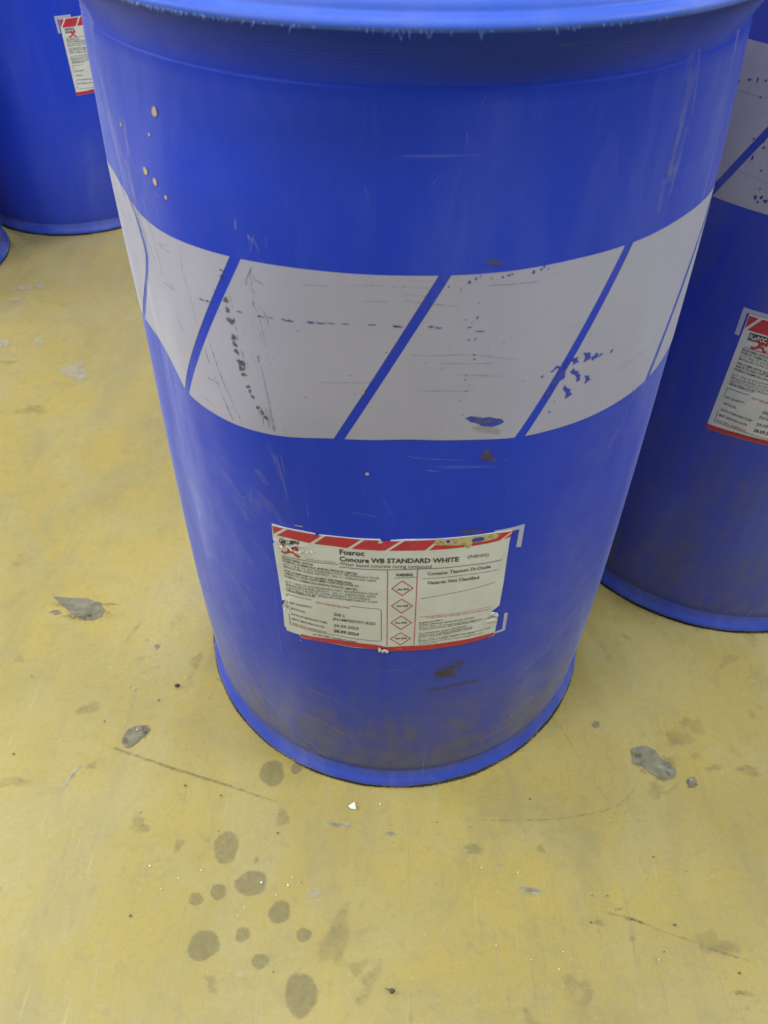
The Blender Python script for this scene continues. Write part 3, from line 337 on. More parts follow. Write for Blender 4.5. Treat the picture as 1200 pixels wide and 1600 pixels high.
def build_label(root, skin, crumple=1.0, fancy=True, detail=True):
    def off(ab, e):
        a, b = ab[:, 0], ab[:, 1]
        w = .0011 * np.exp(-(((a - .07) / .07) ** 2 + ((b - .15) / .05) ** 2)) * (.6 + .6 * np.sin(a * 160 + b * 90))
        w += .0007 * np.exp(-(((a - .03) / .03) ** 2 + ((b - .68) / .06) ** 2)) * (1 + np.sin(b * 170))
        w += .0009 * np.exp(-(((a - .97) / .04) ** 2 + ((b - .80) / .05) ** 2)) * (1 + np.sin(a * 150 + b * 100))
        w += .0005 * np.exp(-((a - .45) / .008) ** 2) * np.clip(1 - b * 2, 0, 1)
        w += .00030 * (.5 + .5 * np.sin(a * 34 + b * 9 + np.sin(b * 14)))
        return .0005 + crumple * np.clip(w, 0, 1) + e
    def fn(e): return lambda ab: skin.P(ab2sz(ab), off(ab, e))
    if fancy: outl = DATA['outline']
    else: outl = [[0, 0], [1, 0], [1, 1], [0, 1]]
    g = Flat(); g.poly(outl, .03)
    lab = g.lay('label', M['paper'], root, fn(0), None, skirt=lambda ab: skin.P(ab2sz(ab), -.0003))
    def sub(g, name, mat, e=.00012, kind=None):
        return g.lay(name, mat, lab, fn(e), kind)
    # red blocks of the head band, cut by slanting white gaps
    te, tb = DATA['topedge'], DATA['topband']
    if not fancy: te, tb = [[0, .006], [1, .006]], [[0, .115], [1, .115]]
    ytop = lambda a: float(np.interp(a, [q[0] for q in te], [q[1] for q in te])); ybot = lambda a: float(np.interp(a, [q[0] for q in tb], [q[1] for q in tb]))
    sl = [tuple(q) for q in DATA['slash']]; gw = .0085
    edges = [((-.002, 0), (-.002, 1))] + [((s[0][0], 0), (s[1][0], 1)) for s in sl]
    xa = [(-.05, -.05)] + [(s[0][0], s[1][0]) for s in sl] + [(1.06, 1.04)]
    for (t0, b0), (t1, b1) in zip(xa[:-1], xa[1:]):
        t0 += gw; b0 += gw; t1 -= gw; b1 -= gw
        top = [(x, ytop(x) + .004) for x in np.linspace(max(t0, .003), min(t1, .996), 7)]; bot = [(x, ybot(x)) for x in np.linspace(max(b0, .003), min(b1, .996), 7)]
        if top[-1][0] - top[0][0] < .004 or bot[-1][0] - bot[0][0] < .004: 
            if b1 > .003 and b1 - b0 > .02 and t1 < .003: continue
        if fancy and top[0][0] < .47 < top[-1][0] + .03:
            top = [q for q in top]; 
        P = top + bot[::-1]
        if fancy and .41 < t0 < .47: # the band is torn away here
            P = [(x, max(y, .075 if .425 < x < .505 else y)) for x, y in P]
        q = Flat(); q.poly(P, .03); sub(q, 'red_block', M['red'])
    bt, bb = DATA['botband']
    if not fancy: bt, bb = [[0, .955], [1, .955]], [[0, .998], [1, .998]]
    g = Flat(); g.poly([tuple(q) for q in bt] + [tuple(q) for q in bb][::-1], .03); sub(g, 'red_strip', M['red'])
    # lettering, one object for each kind of writing
    groups = {}
    for body, p0, p1, h, colr, v, f in TEXTS:
        nm = {'r': 'red_lettering', 'g': 'slogan_lettering'}.get(colr) or ('product_name' if h > .03 else 'batch_lettering' if h > .0265 and p0[0] < .5 else 'hazard_lettering' if h > .0185 + 1e-6 and p0[0] > .5 else 'address_lettering')
        if body == 'Non GHS': nm = 'diamond_lettering'
        groups.setdefault(nm, []).append((p0, p1, h, colr, v, f))
    asp = LW / LH
    def put(g, p0, p1, h, v, f):
        dx, dy = p1[0] - p0[0], p1[1] - p0[1]; L = math.hypot(dx * LW, dy * LH); ux, uy = dx * LW / L, dy * LH / L
        g.raw([(p0[0] + dx * x + (uy * y * h * LH) / LW, p0[1] + dy * x - ux * y * h) for x, y in v], [q[::-1] for q in f])
    dl = []
    for nm, l in groups.items():
        if nm == 'diamond_lettering': dl = l; continue
        if nm != 'product_name' and not detail and nm not in ('address_lettering', 'batch_lettering'): continue
        for p0, p1, h, colr, v, f in l:
            g = Flat(); put(g, p0, p1, h, v, f); sub(g, nm, M['redthin'] if nm == 'red_lettering' else M['greyink'] if colr == 'g' else M['ink'], .00022)
    if not detail: dl = []
    dia = DATA['diamonds'] if detail else []
    for i, d in enumerate(dia):
        g = Flat(); c = np.mean(d, 0); inn = [tuple(c + (np.array(q) - c) * .86) for q in d]
        b = [tuple(q) for q in d] + inn; g.raw(b, [[k, k + 4, (k + 1) % 4 + 4, (k + 1) % 4] for k in range(4)])
        o = sub(g, 'hazard_diamond', M['redthin'], .0002)
        if i < len(dl):
            p0, p1, h, colr, v, f = dl[i]; g2 = Flat(); put(g2, p0, p1, h, v, f); sub(g2, 'diamond_lettering', M['ink'], .00024)
    g = Flat(); gp = Flat()
    def rule(G, pts, w):
        pts = subdiv([tuple(q) for q in pts], .03); b = len(G.v)
        for i, q in enumerate(pts):
            q0, q1 = pts[max(0, i - 1)], pts[min(len(pts) - 1, i + 1)]; dx, dy = (q1[0] - q0[0]) * asp, q1[1] - q0[1]; d = math.hypot(dx, dy) or 1
            for sg in (-1, 1): G.v.append((q[0] - dy / d * w * sg / asp, q[1] + dx / d * w * sg)); G.a.append(1)
        for i in range(len(pts) - 1): G.f.append([b + 2 * i, b + 2 * i + 1, b + 2 * i + 3, b + 2 * i + 2])
    for pts, w, cc in DATA['rules']:
        g = Flat(); rule(g, pts, w * .8)
        if cc != 'p' or detail: sub(g, 'column_rule' if cc == 'p' else 'grey_rule', M['redthin'] if cc == 'p' else M['greyink'], .00017)
    bx = DATA['box']; mid = lambda a, b, t: [a[0] + (b[0] - a[0]) * t, a[1] + (b[1] - a[1]) * t]
    for seg in ([mid(bx[3], bx[0], .35), bx[3]], [bx[0], mid(bx[3], bx[0], .75)], [bx[0], mid(bx[0], bx[1], .27)], [mid(bx[0], bx[1], .68), mid(bx[0], bx[1], .975), mid(bx[1], bx[2], .04)], [mid(bx[1], bx[2], .04), mid(bx[1], bx[2], .96), mid(bx[2], bx[3], .02), bx[3]]):
        g = Flat(); rule(g, seg, .0026); sub(g, 'box_rule', M['greyink'], .00017)
    # emblem: name plate over a red running figure
    g = Flat(); lb = DATA['logobox'] if fancy else [[.035, .125], [.125, .125], [.125, .175], [.035, .175]]
    if not fancy: lb = [[.035, .128], [.13, .128], [.13, .185], [.035, .185]]
    g.poly([tuple(q) for q in lb], .03); em = sub(g, 'emblem_plate', M['ink'], .0002)
    v, f = text_mesh('FOSROC', 2); x0 = min(q[0] for q in v); x1 = max(q[0] for q in v); k = 1 / (x1 - x0)
    g = Flat(); A, Bp, Cc, Dd = [np.array(q) for q in lb]
    s0 = Dd + (A - Dd) * .2 + (Cc - Dd) * .05; s1 = Cc + (Bp - Cc) * .2 - (Cc - Dd) * .05; hh = abs(A[1] - Dd[1]) * .62
    put(g, s0, s1, hh, [((x - x0) * k, y / .70) for x, y in v], f); sub(g, 'emblem_lettering', M['paper'], .0003)
    g = Flat()
    dxy = np.array([0, 0]) if fancy else np.array([.035, .02])
    for l in DATA['figure']:
        rr = [tuple(np.array(q) + dxy) for q in l]; rule(g, rr, .0095)
    g.poly([(.075 + .012 * math.cos(t) + dxy[0], .165 + .017 * math.sin(t) + dxy[1]) for t in np.linspace(0, 2 * PI, 10)[:-1]], .05)
    for i, f_ in enumerate(g.f): pass
    sub(g, 'running_figure', M['red'], .00026)
    if fancy:
        g = Flat(); g.poly([tuple(q) for q in DATA['tan']], .02); sub(g, 'glue_residue', M['glue'], .00034)
        for h in DATA['tanholes']:
            g = Flat(); g.poly([tuple(q) for q in h], .02); sub(g, 'torn_hole', M['bluechip'], .00046)
        for h in DATA['foil']:
            g = Flat(); g.poly([tuple(q) for q in h], .012); fo = g
            o = fo.lay('torn_paper_flap', M['foil'], lab, lambda ab: skin.P(ab2sz(ab), off(ab, .0006 + .0022 * (.5 + .5 * np.sin(ab[:, 0] * 300 + ab[:, 1] * 130)))), None)
    return lab

# ------------------------------------------------------------------ a drum
def revolve(prof, nth, skin=None, rfn=None):
    th = np.linspace(-PI, PI, nth, endpoint=False); V = []; F = []
    for i, (r, z) in enumerate(prof):
        rr = np.full(nth, r) if rfn is None else rfn(i, r, z, th)
        V.append(np.stack([rr * np.cos(th), rr * np.sin(th), np.full(nth, z)], -1))
    V = np.concatenate(V)
    for i in range(len(prof) - 1):
        for j in range(nth):
            k = (j + 1) % nth; F.append([i * nth + j, i * nth + k, (i + 1) * nth + k, (i + 1) * nth + j])
    return V, F, np.tile(th, len(prof))
def dustf(th, z, style):
    t = (np.degrees(th) + 270) % 360 - 270    # -270..90, front is -90
    G = lambda x, m, s: np.exp(-((x - m) / s) ** 2)
    if style == 'main':
        d = .07 + .75 * np.clip((-128 - t) / 38, 0, 1) + .55 * np.clip((t + 55) / 45, 0, 1) + .30 * G(z, .14, .1) * np.clip((-95 - t) / 30, 0, 1) + .22 * G(z, .16, .12) * G(t, -45, 25) + .22 * np.clip((z - .5) / .4, 0, 1)
        d += .25 * G(z, .52, .06) * G(t, -120, 14) + .25 * G(z, .40, .07) * G(t, -128, 14)
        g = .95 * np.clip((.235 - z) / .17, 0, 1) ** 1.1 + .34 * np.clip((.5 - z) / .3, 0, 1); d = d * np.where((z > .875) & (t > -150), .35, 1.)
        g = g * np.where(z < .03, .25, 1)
    elif style == 'right':
        d = .30 + .3 * G(z, .2, .15); g = .45 * np.clip((.4 - z) / .3, 0, 1) + .34  # right drum: part of its shade put in as extra grime over mild dirt
    else:
        d = .16 + .35 * G(z, .16, .14) * G(t, -90, 60); g = .22 * np.clip((.3 - z) / .25, 0, 1) + .03
    return d, g
def build_drum(loc, rz, label, style, zoff=0., dents=1., nth=360, group='blue plastic drums on the yellow floor', crumple=1., detail=True):
    main = style == 'main'
    root = empty('plastic_drum', loc, label, 'drum', group, rz)
    skin = Skin(zoff, dents); H = zoff
    # body: straight revolve of the measured profile, squared by its dents, ribbed under the rim
    zs = list(np.arange(.040, .872 + H, .006 if main else .012)); prof = [(.2800, .024), (.2806, .032)] + [(None, z) for z in zs] + [(None, .8765 + H)]
    r0 = float(body_r(.878))
    neck = [(r0 + .0002, .8775), (r0 - .0013, .8790)]
    for k in range(57):
        t = k / 56; neck.append((r0 - .0010 + .0215 * t ** 1.55 + (.00022 * math.cos(k * PI / 2) if 2 < k < 38 else 0), .8795 + .0345 * t))
    prof += [(r, z + H) for r, z in neck]
    def rf(i, r, z, th):
        if r is None:
            rr = skin.r(np.degrees(th), z) if z < .86 + H else float(body_r(min(z - H, .878))) + skin.d * dent(np.degrees(th), z - H)
            return rr
        return np.full(len(th), r)
    V, F, TH = revolve(prof, nth, rfn=rf)
    d, g = dustf(TH, V[:, 2] - H * (V[:, 2] > .3), style)
    body = mesh_obj('body', V, F, M['blue'], root, attrs={'dust': d, 'grime': g})
    # foot ring
    fp = [(.262, .001), (.2820, .0008), (.2868, .0034), (.2898, .0036), (.2907, .0046), (.2908, .0075), (.2898, .0105), (.2876, .0138), (.2846, .0180), (.2822, .0230), (.2806, .0285), (.2800, .0300)]
    wob = lambda i, r, z, th: r + (.0007 * np.sin(th * 3 + 1) + .0004 * np.sin(th * 11) + .0003 * np.sin(th * 37 + 2)) * (1 if z < .012 else .3)
    V, F, TH = revolve(fp, nth, rfn=wob); n = len(TH)
    mesh_obj('foot_ring', V, F, M['foot'], root, attrs={'dust': .35 + .3 * np.cos(TH * 2 + .6) ** 2, 'grime': .18 + .35 * (V[:, 2] > .019) + .25 * (V[:, 2] < .006)})
    # rim bead and lid
    rp = [(.2930, .9128), (.2978, .9138), (.2996, .9150), (.3001, .9166), (.2994, .9184), (.2976, .9203), (.2956, .9216), (.2943, .9221), (.2934, .9228), (.2930, .9242), (.2922, .9262), (.2902, .9288), (.2868, .9310), (.2828, .9320), (.2788, .9314), (.2765, .9296), (.2760, .9270)]
    V, F, TH = revolve([(r, z + H) for r, z in rp], nth, rfn=lambda i, r, z, th: r + .0006 * np.sin(th * 2 + .5) + .0003 * np.sin(th * 9)); n = len(TH)
    mesh_obj('rim_ring', V, F, M['rim'], root, attrs={'dust': .55 + .25 * np.sin(TH * 5) * np.sin(TH * 13 + 1), 'grime': np.full(n, .0)})
    lp = [(.2764, .9275), (.270, .9278), (.264, .9300), (.256, .9302), (.248, .9275), (.20, .9268), (.12, .9275), (.05, .9280), (.002, .9281)]
    V, F, TH = revolve([(r, z + H) for r, z in lp], nth // 2); n = len(TH)
    mesh_obj('lid', V, F, M['rim'], root, attrs={'dust': np.full(n, .5), 'grime': np.full(n, .1)})
    # printed panels round the middle: slanting blue gaps left between them
    per = .15685; lean = .0818; z0, z1 = .6053, .7583; gap = .0093
    n = 30 if main else 16
    # the leftmost slanting gap was printed over a dent and bows
    bow = lambda v: float(np.interp(v, [0, .18, .35, .5, .62, .72, .79, .87, .94, 1], [.013, .021, .032, .045, .055, .060, .057, .046, .035, .012])) * .93
    for k in range(-3, 9):
        sl = -.2172 + per * k; w = per
        if k == 8: w = 2 * PI * SR - 11 * per
        if not main and not (-3 <= k <= 5): continue
        V2 = []
        for i in range(n + 1):
            v = i / n
            for j in range(n + 1):
                u = j / n; s0 = sl + lean * v + gap / 2 + (bow(v) if k == -1 and main else 0); s1 = sl + w + lean * v - gap / 2 + (bow(v) if k == -2 and main else 0)
                V2.append((s0 + (s1 - s0) * u, z0 + (z1 - z0) * v))
        V2 = np.array(V2); P = skin.P(V2, .00028); TH = V2[:, 0] / SR - PI / 2; d, g = dustf(TH, V2[:, 1], style)
        Fq = [[i * (n + 1) + j, i * (n + 1) + j + 1, (i + 1) * (n + 1) + j + 1, (i + 1) * (n + 1) + j] for i in range(n) for j in range(n)]
        mesh_obj('printed_panel', P, Fq, M['panel'], root, attrs={'dust': d, 'grime': g * (.6 if main else 1.)})
    # white register brackets round the label
    for q in DATA['bracket']:
        if not main and q is DATA['bracket'][2]: continue
        gq = Flat(); gq.poly([tuple(p) for p in q], .006)
        o = gq.lay('corner_mark', M['bracket'], root, lambda a: skin.P(a, .0003), None)
        for k in ('dust', 'grime'):
            at = o.data.attributes.new(k, 'FLOAT', 'POINT'); at.data.foreach_set('value', np.full(len(o.data.vertices), .2, dtype=np.float32))
    if not main:
        c = ab2sz([[0, 0]])[0]
        gq = Flat(); gq.poly([(c[0] - .0085, c[1] + .006), (c[0] + .03, c[1] + .006), (c[0] + .03, c[1] + .0005), (c[0] - .003, c[1] + .0005), (c[0] - .0025, c[1] - .030), (c[0] - .008, c[1] - .030)], .006)
        o = gq.lay('corner_mark', M['bracket'], root, lambda a: skin.P(a, .0003), None)
        for k in ('dust', 'grime'):
            at = o.data.attributes.new(k, 'FLOAT', 'POINT'); at.data.foreach_set('value', np.full(len(o.data.vertices), .2, dtype=np.float32))
    build_label(root, skin, crumple, main, detail)
    return root, skin

main, SK = build_drum((0.02026, 0, 0), 0, 'largest drum, scuffed blue plastic with a torn red and white label, standing in front', 'main')
right, SKR = build_drum((.5905, .2689, 0), -.047 / SR, 'shaded dark blue drum at the right edge behind the largest drum, its label cut off', 'right', .0555, 0, 240, crumple=.3)
left, SKL = build_drum((-.9316, 1.6260, 0), .272 / SR, 'bright blue drum standing at the upper left with a narrow slip of label showing', 'left', .036, 0, 180, crumple=.3, detail=False)
far, SKF = build_drum((-1.322, 1.185, 0), 2.2, 'blue drum at the left edge of which only the rounded foot corner shows', 'left', .036, 0, 120, crumple=.3, detail=False)
left.location.z = far.location.z = 0

# ------------------------------------------------------------------ wear marks on the middle drum
def on(o): return lambda a: SK.P(a, o)
def lay(g, name, mat, off=.0005, kind='stuff'): return g.lay(name, M[mat], main, on(off), kind)
g = Flat()
for s, z, a, b in DATA['tan_dots']: g.blob(s, z, a, b, .3, 14)
g2 = Flat()
for s, z, a, b in DATA['tan_dots']: g2.poly([(s + a * math.cos(t) * (1 + .12 * math.sin(3 * t + s * 900)), z + b * math.sin(t)) for t in np.linspace(0, 2 * PI, 13)[:-1]], .01)
lay(g2, 'paint_fleck', 'tandot', .0006)
g = Flat()
for s, z, a, b in DATA['tread']: g.blob(s, z, a * 1.05, b * 1.05, .4)
lay(g, 'rubber_smudge', 'soot', .0005)
g = Flat()
for s, z, a, b in DATA['brown']: g.blob(s, z, a, b, .4, 28, amp=.45 if s < -.1 else 1.)
for q in DATA['brownstroke']: g.line([tuple(p) for p in q], .006, 1.)
lay(g, 'grease_smudge', 'brown', .0006)
g = Flat()
for s, z, a, b in DATA['faintbrown']: g.blob(s, z, a, b, .4, 28)
lay(g, 'faint_stain', 'faintbrown', .0005)
g = Flat()
for q in DATA['chip']: g.poly([tuple(p) for p in q], .0016, rough=.00025)
for s, z in [(.03, .751), (.075, .7535), (.052, .7555), (.10, .757)]:
    for _ in range(4):
        a = s + random.uniform(-.014, .014); b = z + random.uniform(-.0025, .0025); w = random.uniform(.0006, .0022)
        g.poly([(a, b), (a + w, b - .0005), (a + w * 1.3, b + .0009), (a + w * .3, b + .0012)], .004)
lay(g, 'paint_chip', 'bluechip', .00042)
g = Flat()
for s, z, a, b in DATA['chipdirt']: g.blob(s, z, a, b, .4)
lay(g, 'chip_dirt', 'faintbrown', .00062)
g = Flat()
for s, z in DATA['dash']:
    for _ in range(2): g.blob(s + random.uniform(-.002, .002), z + random.uniform(-.0003, .0003), random.uniform(.0018, .0036), random.uniform(.0004, .0008), .5, 12, amp=random.uniform(.5, .9))
for _ in range(22):
    g.blob(random.gauss(.046, .0035), random.uniform(.618, .745), random.uniform(.0004, .0013), random.uniform(.0006, .0018), .5, 8, rot=random.uniform(-1, 1), amp=random.uniform(.25, .6))
for _ in range(30):
    g.blob(random.uniform(-.16, .2), random.uniform(.612, .75), random.uniform(.0003, .0008), random.uniform(.0003, .0009), .5, 8, amp=random.uniform(.4, .9))
lay(g, 'blue_scuff', 'dashblue', .0005)
g = Flat()
for q in DATA['dark_scr']: g.line([tuple(p) for p in q], random.uniform(.0006, .0011), .9)
for _ in range(26):
    z = random.uniform(.63, .752); s = random.gauss(.03, .05); L = random.uniform(.01, .06); g.line([(s, z), (s + L, z + random.uniform(-.001, .001))], random.uniform(.0004, .0009), random.uniform(.2, .6))
lay(g, 'dark_scratch', 'darkscr', .0005)
g = Flat()
for q in DATA['blue_scr']: g.line([tuple(p) for p in q], random.uniform(.0006, .0010), .8)
for _ in range(45):   # brushed graze down the left of the print
    z = random.uniform(.62, .75); s = -.118 + (.69 - z) * .02 + random.gauss(0, .006) * (1 if z > .64 else 1.4); L = random.uniform(.006, .02); g.line([(s, z), (s + L * .28, z - L)], random.uniform(.0004, .0008), random.uniform(.3, .75))
for _ in range(16):
    s = -.255 + random.gauss(0, .012); z = .725 + random.gauss(0, .012); L = random.uniform(.006, .016); g.line([(s, z), (s + L * .7, z - L)], random.uniform(.0008, .0016), random.uniform(.3, .6))
lay(g, 'blue_scratch', 'bluescr', .00055)
g = Flat()
for q in DATA['light_scr']: g.line([tuple(p) for p in q], random.uniform(.0007, .0011), .85)
def rs(s0, s1, z0, z1, n, L0, L1, ang, spread, wa=.0004, wb=.0009, al=(.25, .7)):
    for _ in range(n):
        s = random.uniform(s0, s1); z = random.uniform(z0, z1); L = random.uniform(L0, L1); a = math.radians(random.gauss(ang, spread)); c = random.uniform(-.12, .12) * L
        g.line([(s, z), (s + math.cos(a) * L * .5 - math.sin(a) * c, z + math.sin(a) * L * .5 + math.cos(a) * c), (s + math.cos(a) * L, z + math.sin(a) * L)], random.uniform(wa, wb), random.uniform(*al))
rs(-.30, .30, .50, .60, 40, .008, .05, 95, 25); rs(-.26, -.14, .30, .60, 46, .01, .06, -50, 14); rs(-.28, -.06, .06, .26, 60, .01, .05, -38, 14); rs(-.05, .12, .05, .30, 34, .006, .035, 5, 25)
rs(.12, .30, .05, .32, 55, .01, .05, 35, 14); rs(.16, .31, .32, .6, 40, .01, .05, 65, 14); rs(-.33, -.2, .77, .87, 40, .01, .05, -72, 10); rs(-.25, -.10, .76, .80, 34, .005, .02, -60, 25); rs(.1, .34, .77, .87, 30, .01, .05, 82, 8)
rs(-.1, .1, .77, .87, 14, .006, .03, 90, 20)
lay(g, 'pale_scratch', 'lightscr', .0005)
g = Flat()   # broad rubbed streaks, dusty
def hz(s0, s1, z0, z1, n, L0, L1, ang, w0, w1, al):
    for _ in range(n):
        s = random.uniform(s0, s1); z = random.uniform(z0, z1); L = random.uniform(L0, L1); a = math.radians(random.gauss(ang, 8))
        g.line([(s, z), (s + math.cos(a) * L * .5, z + math.sin(a) * L * .5 + .1 * L), (s + math.cos(a) * L, z + math.sin(a) * L)], random.uniform(w0, w1), random.uniform(.5, 1) * al)
hz(-.34, -.22, .77, .87, 26, .03, .09, -75, .003, .012, 1.); hz(.20, .33, .77, .88, 24, .03, .09, 84, .003, .012, .9); hz(-.28, -.12, .06, .22, 26, .04, .10, -32, .003, .014, 1.); hz(.14, .27, .08, .26, 20, .04, .10, 32, .003, .012, .9)
hz(-.26, -.16, .25, .55, 22, .03, .10, -55, .002, .010, .8); hz(-.14, -.11, .49, .60, 9, .02, .06, -80, .003, .010, .9); hz(.18, .26, .50, .60, 10, .03, .07, 65, .003, .012, .7)
for s0, z0, L, a0, sgn in [(-.20, .10, .16, -35, 1), (-.22, .15, .15, -42, 1), (-.17, .08, .14, -25, 1), (-.24, .22, .14, -55, 1), (.12, .10, .15, 25, -1), (.15, .17, .14, 38, -1), (.17, .12, .13, 35, -1), (.19, .24, .12, 48, -1), (.10, .08, .12, 15, -1)]:
    for k in range(7):
        a = math.radians(a0 + random.gauss(0, 3)); o = random.gauss(0, .006); l = L * random.uniform(.5, 1)
        p = [(s0 + o + l * t * math.cos(a), z0 - o + l * t * math.sin(a) + .10 * l * (t - t * t) * 4 * (-1)) for t in (0, .33, .66, 1)]
        g.line(p, random.uniform(.0015, .006), random.uniform(.4, .9))
lay(g, 'dust_streak', 'haze', .00035)
# frayed plastic along the rim and the foot
def burr(name, mat, spec, r, z, parent, dz):
    V = []; F = []
    for th, L, w in spec:
        a = math.radians(th); b = len(V); k = random.uniform(-.5, .5); o = random.uniform(.2, .9)
        for i in range(4):
            t = i / 3; ww = w * (1 - t * .85); rr = r + L * o * t * .5; aa = a + k * L * t / r
            for sg in (-1, 1):
                V.append((rr * math.cos(aa + sg * ww / r), rr * math.sin(aa + sg * ww / r), z + dz * L * t * (1 - .3 * t)))
            V.append(((rr - w) * math.cos(aa), (rr - w) * math.sin(aa), z + dz * L * t))
        for i in range(3):
            for j in range(3): F.append([b + i * 3 + j, b + i * 3 + (j + 1) % 3, b + (i + 1) * 3 + (j + 1) % 3, b + (i + 1) * 3 + j])
        F.append([b + 9, b + 10, b + 11])
    o = mesh_obj(name, V, F, mat, parent, smooth=False); o['kind'] = 'stuff'
spec = [(random.gauss(-119, 4.5), random.uniform(.0012, .0040), random.uniform(.00015, .0005)) for _ in range(110)] + [(random.uniform(-128, -60), random.uniform(.001, .0032), random.uniform(.00015, .0004)) for _ in range(50)] + [(random.gauss(-93, 5), random.uniform(.002, .006), random.uniform(.0002, .0004)) for _ in range(14)]
burr('rim_burr', M['burr'], spec, .3000, .9160, main, -1)
spec = [(random.uniform(-170, -60), random.uniform(.0008, .003), random.uniform(.0002, .0005)) for _ in range(150)] + [(random.gauss(-148, 6), random.uniform(.001, .005), random.uniform(.0002, .0007)) for _ in range(60)]
burr('foot_burr', M['burr'], spec, .2902, .0030, main, .2)
burr('dirty_foot_burr', M['darkburr'], [(random.gauss(-150, 10), random.uniform(.001, .004), random.uniform(.0003, .0008)) for _ in range(40)] + [(random.uniform(-130, -70), random.uniform(.001, .003), random.uniform(.0002, .0005)) for _ in range(40)], .2900, .0022, main, .1)
# marks on the right drum's print
ds = -.047; g = Flat()
for s, z in DATA['R_marks']: g.blob(s - ds, z - .0555, random.uniform(.0008, .0024), random.uniform(.001, .0028), .5, 10, amp=.8)
for _ in range(12): g.blob(random.uniform(-.19, -.12), random.uniform(.61, .74), random.uniform(.0004, .0016), random.uniform(.001, .003), .5, 8)
g.lay('blue_scuff', M['dashblue'], right, lambda a: SKR.P(a, .0006), 'stuff')
g = Flat()
for s0, z0, s1, z1, w in [(-.26, .713, -.18, .7125, .0012), (-.23, .645, -.15, .635, .001), (-.26, .655, -.22, .648, .001)]: g.line([(s0, z0), (s1, z1)], w, .8)
g.lay('dark_scratch', M['darkscr'], right, lambda a: SKR.P(a, .0006), 'stuff')
g = Flat(); rs(-.22, .1, .05, .55, 60, .008, .05, 0, 60, al=(.15, .5)); g.line([(-.19, .36), (-.165, .345)], .002, .8)
g.lay('pale_scratch', M['lightscr'], right, lambda a: SKR.P(a, .0005), 'stuff')

# ------------------------------------------------------------------ floor
def floor_mat():
    t = NT('worn_yellow_floor_paint')
    big = t.noise(1.7, 5, .6, None, .5); mid = t.noise(7, 6, .62, None, .7); fine = t.noise(60, 6, .7); grain = t.noise(700, 3, .7)
    b = t.mix(t.ramp(big, .34, .66), (.365, .295, .082), (.435, .338, .066))
    b = t.mix(t.ramp(mid, .40, .7, 0, .5), b, (.39, .35, .155))
    b = t.mix(t.ramp(t.noise(4, 6, .7, t.map((1, 1, 1), (0, 0, 1)), 1.2), .50, .74, 0, .6), b, (.27, .235, .09))
    b = t.mix(t.ramp(t.noise(22, 7, .75, None, .4), .50, .72, 0, .40), b, (.28, .245, .088))
    b = t.mix(t.ramp(fine, .48, .70, 0, .42), b, (.26, .22, .07))
    b = t.mix(t.ramp(t.noise(95, 5, .75), .56, .72, 0, .35), b, (.50, .46, .26))
    # wiped streaks across the floor
    s1 = t.noise(7, 6, .7, t.map((1, .22, 1), (0, 0, .9)), .5); s2 = t.noise(9, 6, .7, t.map((1, .2, 1), (0, 0, -.75)), .5)
    b = t.mix(t.ramp(s1, .52, .72, 0, .34), b, (.23, .21, .125)); b = t.mix(t.ramp(s2, .55, .75, 0, .30), b, (.44, .41, .23))
    # hairline scratches
    f1 = t.ramp(t.noise(150, 3, .6, t.map((1, .05, 1), (0, 0, .8))), .60, .70); f2 = t.ramp(t.noise(170, 3, .6, t.map((1, .05, 1), (0, 0, -.6))), .61, .70); f3 = t.ramp(t.noise(160, 3, .6, t.map((1, .06, 1), (0, 0, 1.5))), .62, .71)
    b = t.mix(t.math('MULTIPLY', t.math('MAXIMUM', f1, f2), t.ramp(t.noise(5, 4), .4, .62, .05, .42)), b, (.24, .215, .12))
    b = t.mix(t.math('MULTIPLY', f3, t.ramp(t.noise(6, 4, .5, t.map((1.1, 1, 1))), .45, .65, 0, .4)), b, (.55, .50, .28))
    sp = t.math('MULTIPLY', t.ramp(t.noise(190, 2, .5), .735, .76), t.ramp(t.noise(8, 3), .45, .62, 0, .7)); b = t.mix(sp, b, (.50, .48, .34))
    sd = t.math('MULTIPLY', t.ramp(t.noise(150, 2, .5, t.map((1.1, 1, 1))), .745, .77), t.ramp(t.noise(6, 3), .5, .65, 0, .5)); b = t.mix(sd, b, (.16, .145, .08))
    b = t.mix(t.ramp(grain, .3, .7, 0, .28), b, (.22, .20, .11))
    t.B(Base_Color=b, Roughness=t.math('ADD', t.ramp(fine, .3, .7, .32, .42), t.ramp(big, .3, .7, 0, .06)), IOR=1.5, Coat_Weight=.55, Coat_Roughness=t.ramp(fine, .3, .7, .22, .38))
    t.bump(t.math('ADD', t.math('MULTIPLY', mid, 2.), t.math('ADD', fine, t.math('MULTIPLY', grain, .35))), .34, .0014)
    return t.m
M['floor'] = floor_mat()
fl = mesh_obj('floor', [(-9, -5, 0), (9, -5, 0), (9, 13, 0), (-9, 13, 0)], [[0, 1, 2, 3]], M['floor'], None, False); fl['kind'] = 'structure'
M['stain'] = soft_mat('grey_floor_stain', (.262, .228, .125), .5, 190, .15, 1.0, .40, .9)
M['bare'] = flat_mat('bare_grey_concrete', (.225, .210, .135), .7, .38, 70)
M['faint'] = soft_mat('faint_grey_scuff', (.19, .175, .105), .5, 60, .35, 1.6, .30, 1.0)
M['white'] = soft_mat('pale_floor_scrape', (.52, .52, .44), .6, 130, .35, 1.3, .50, .9)
M['fline'] = soft_mat('dark_floor_scratch', (.14, .13, .075), .6, 150, .4, 1.35, .52, 1.1)
M['speckd'] = flat_mat('dark_floor_speck', (.10, .09, .055), .7); M['speckw'] = flat_mat('white_floor_speck', (.78, .78, .72), .6)
def fly(h): return lambda a: np.concatenate([a, np.full((len(a), 1), h)], 1)
g = Flat()
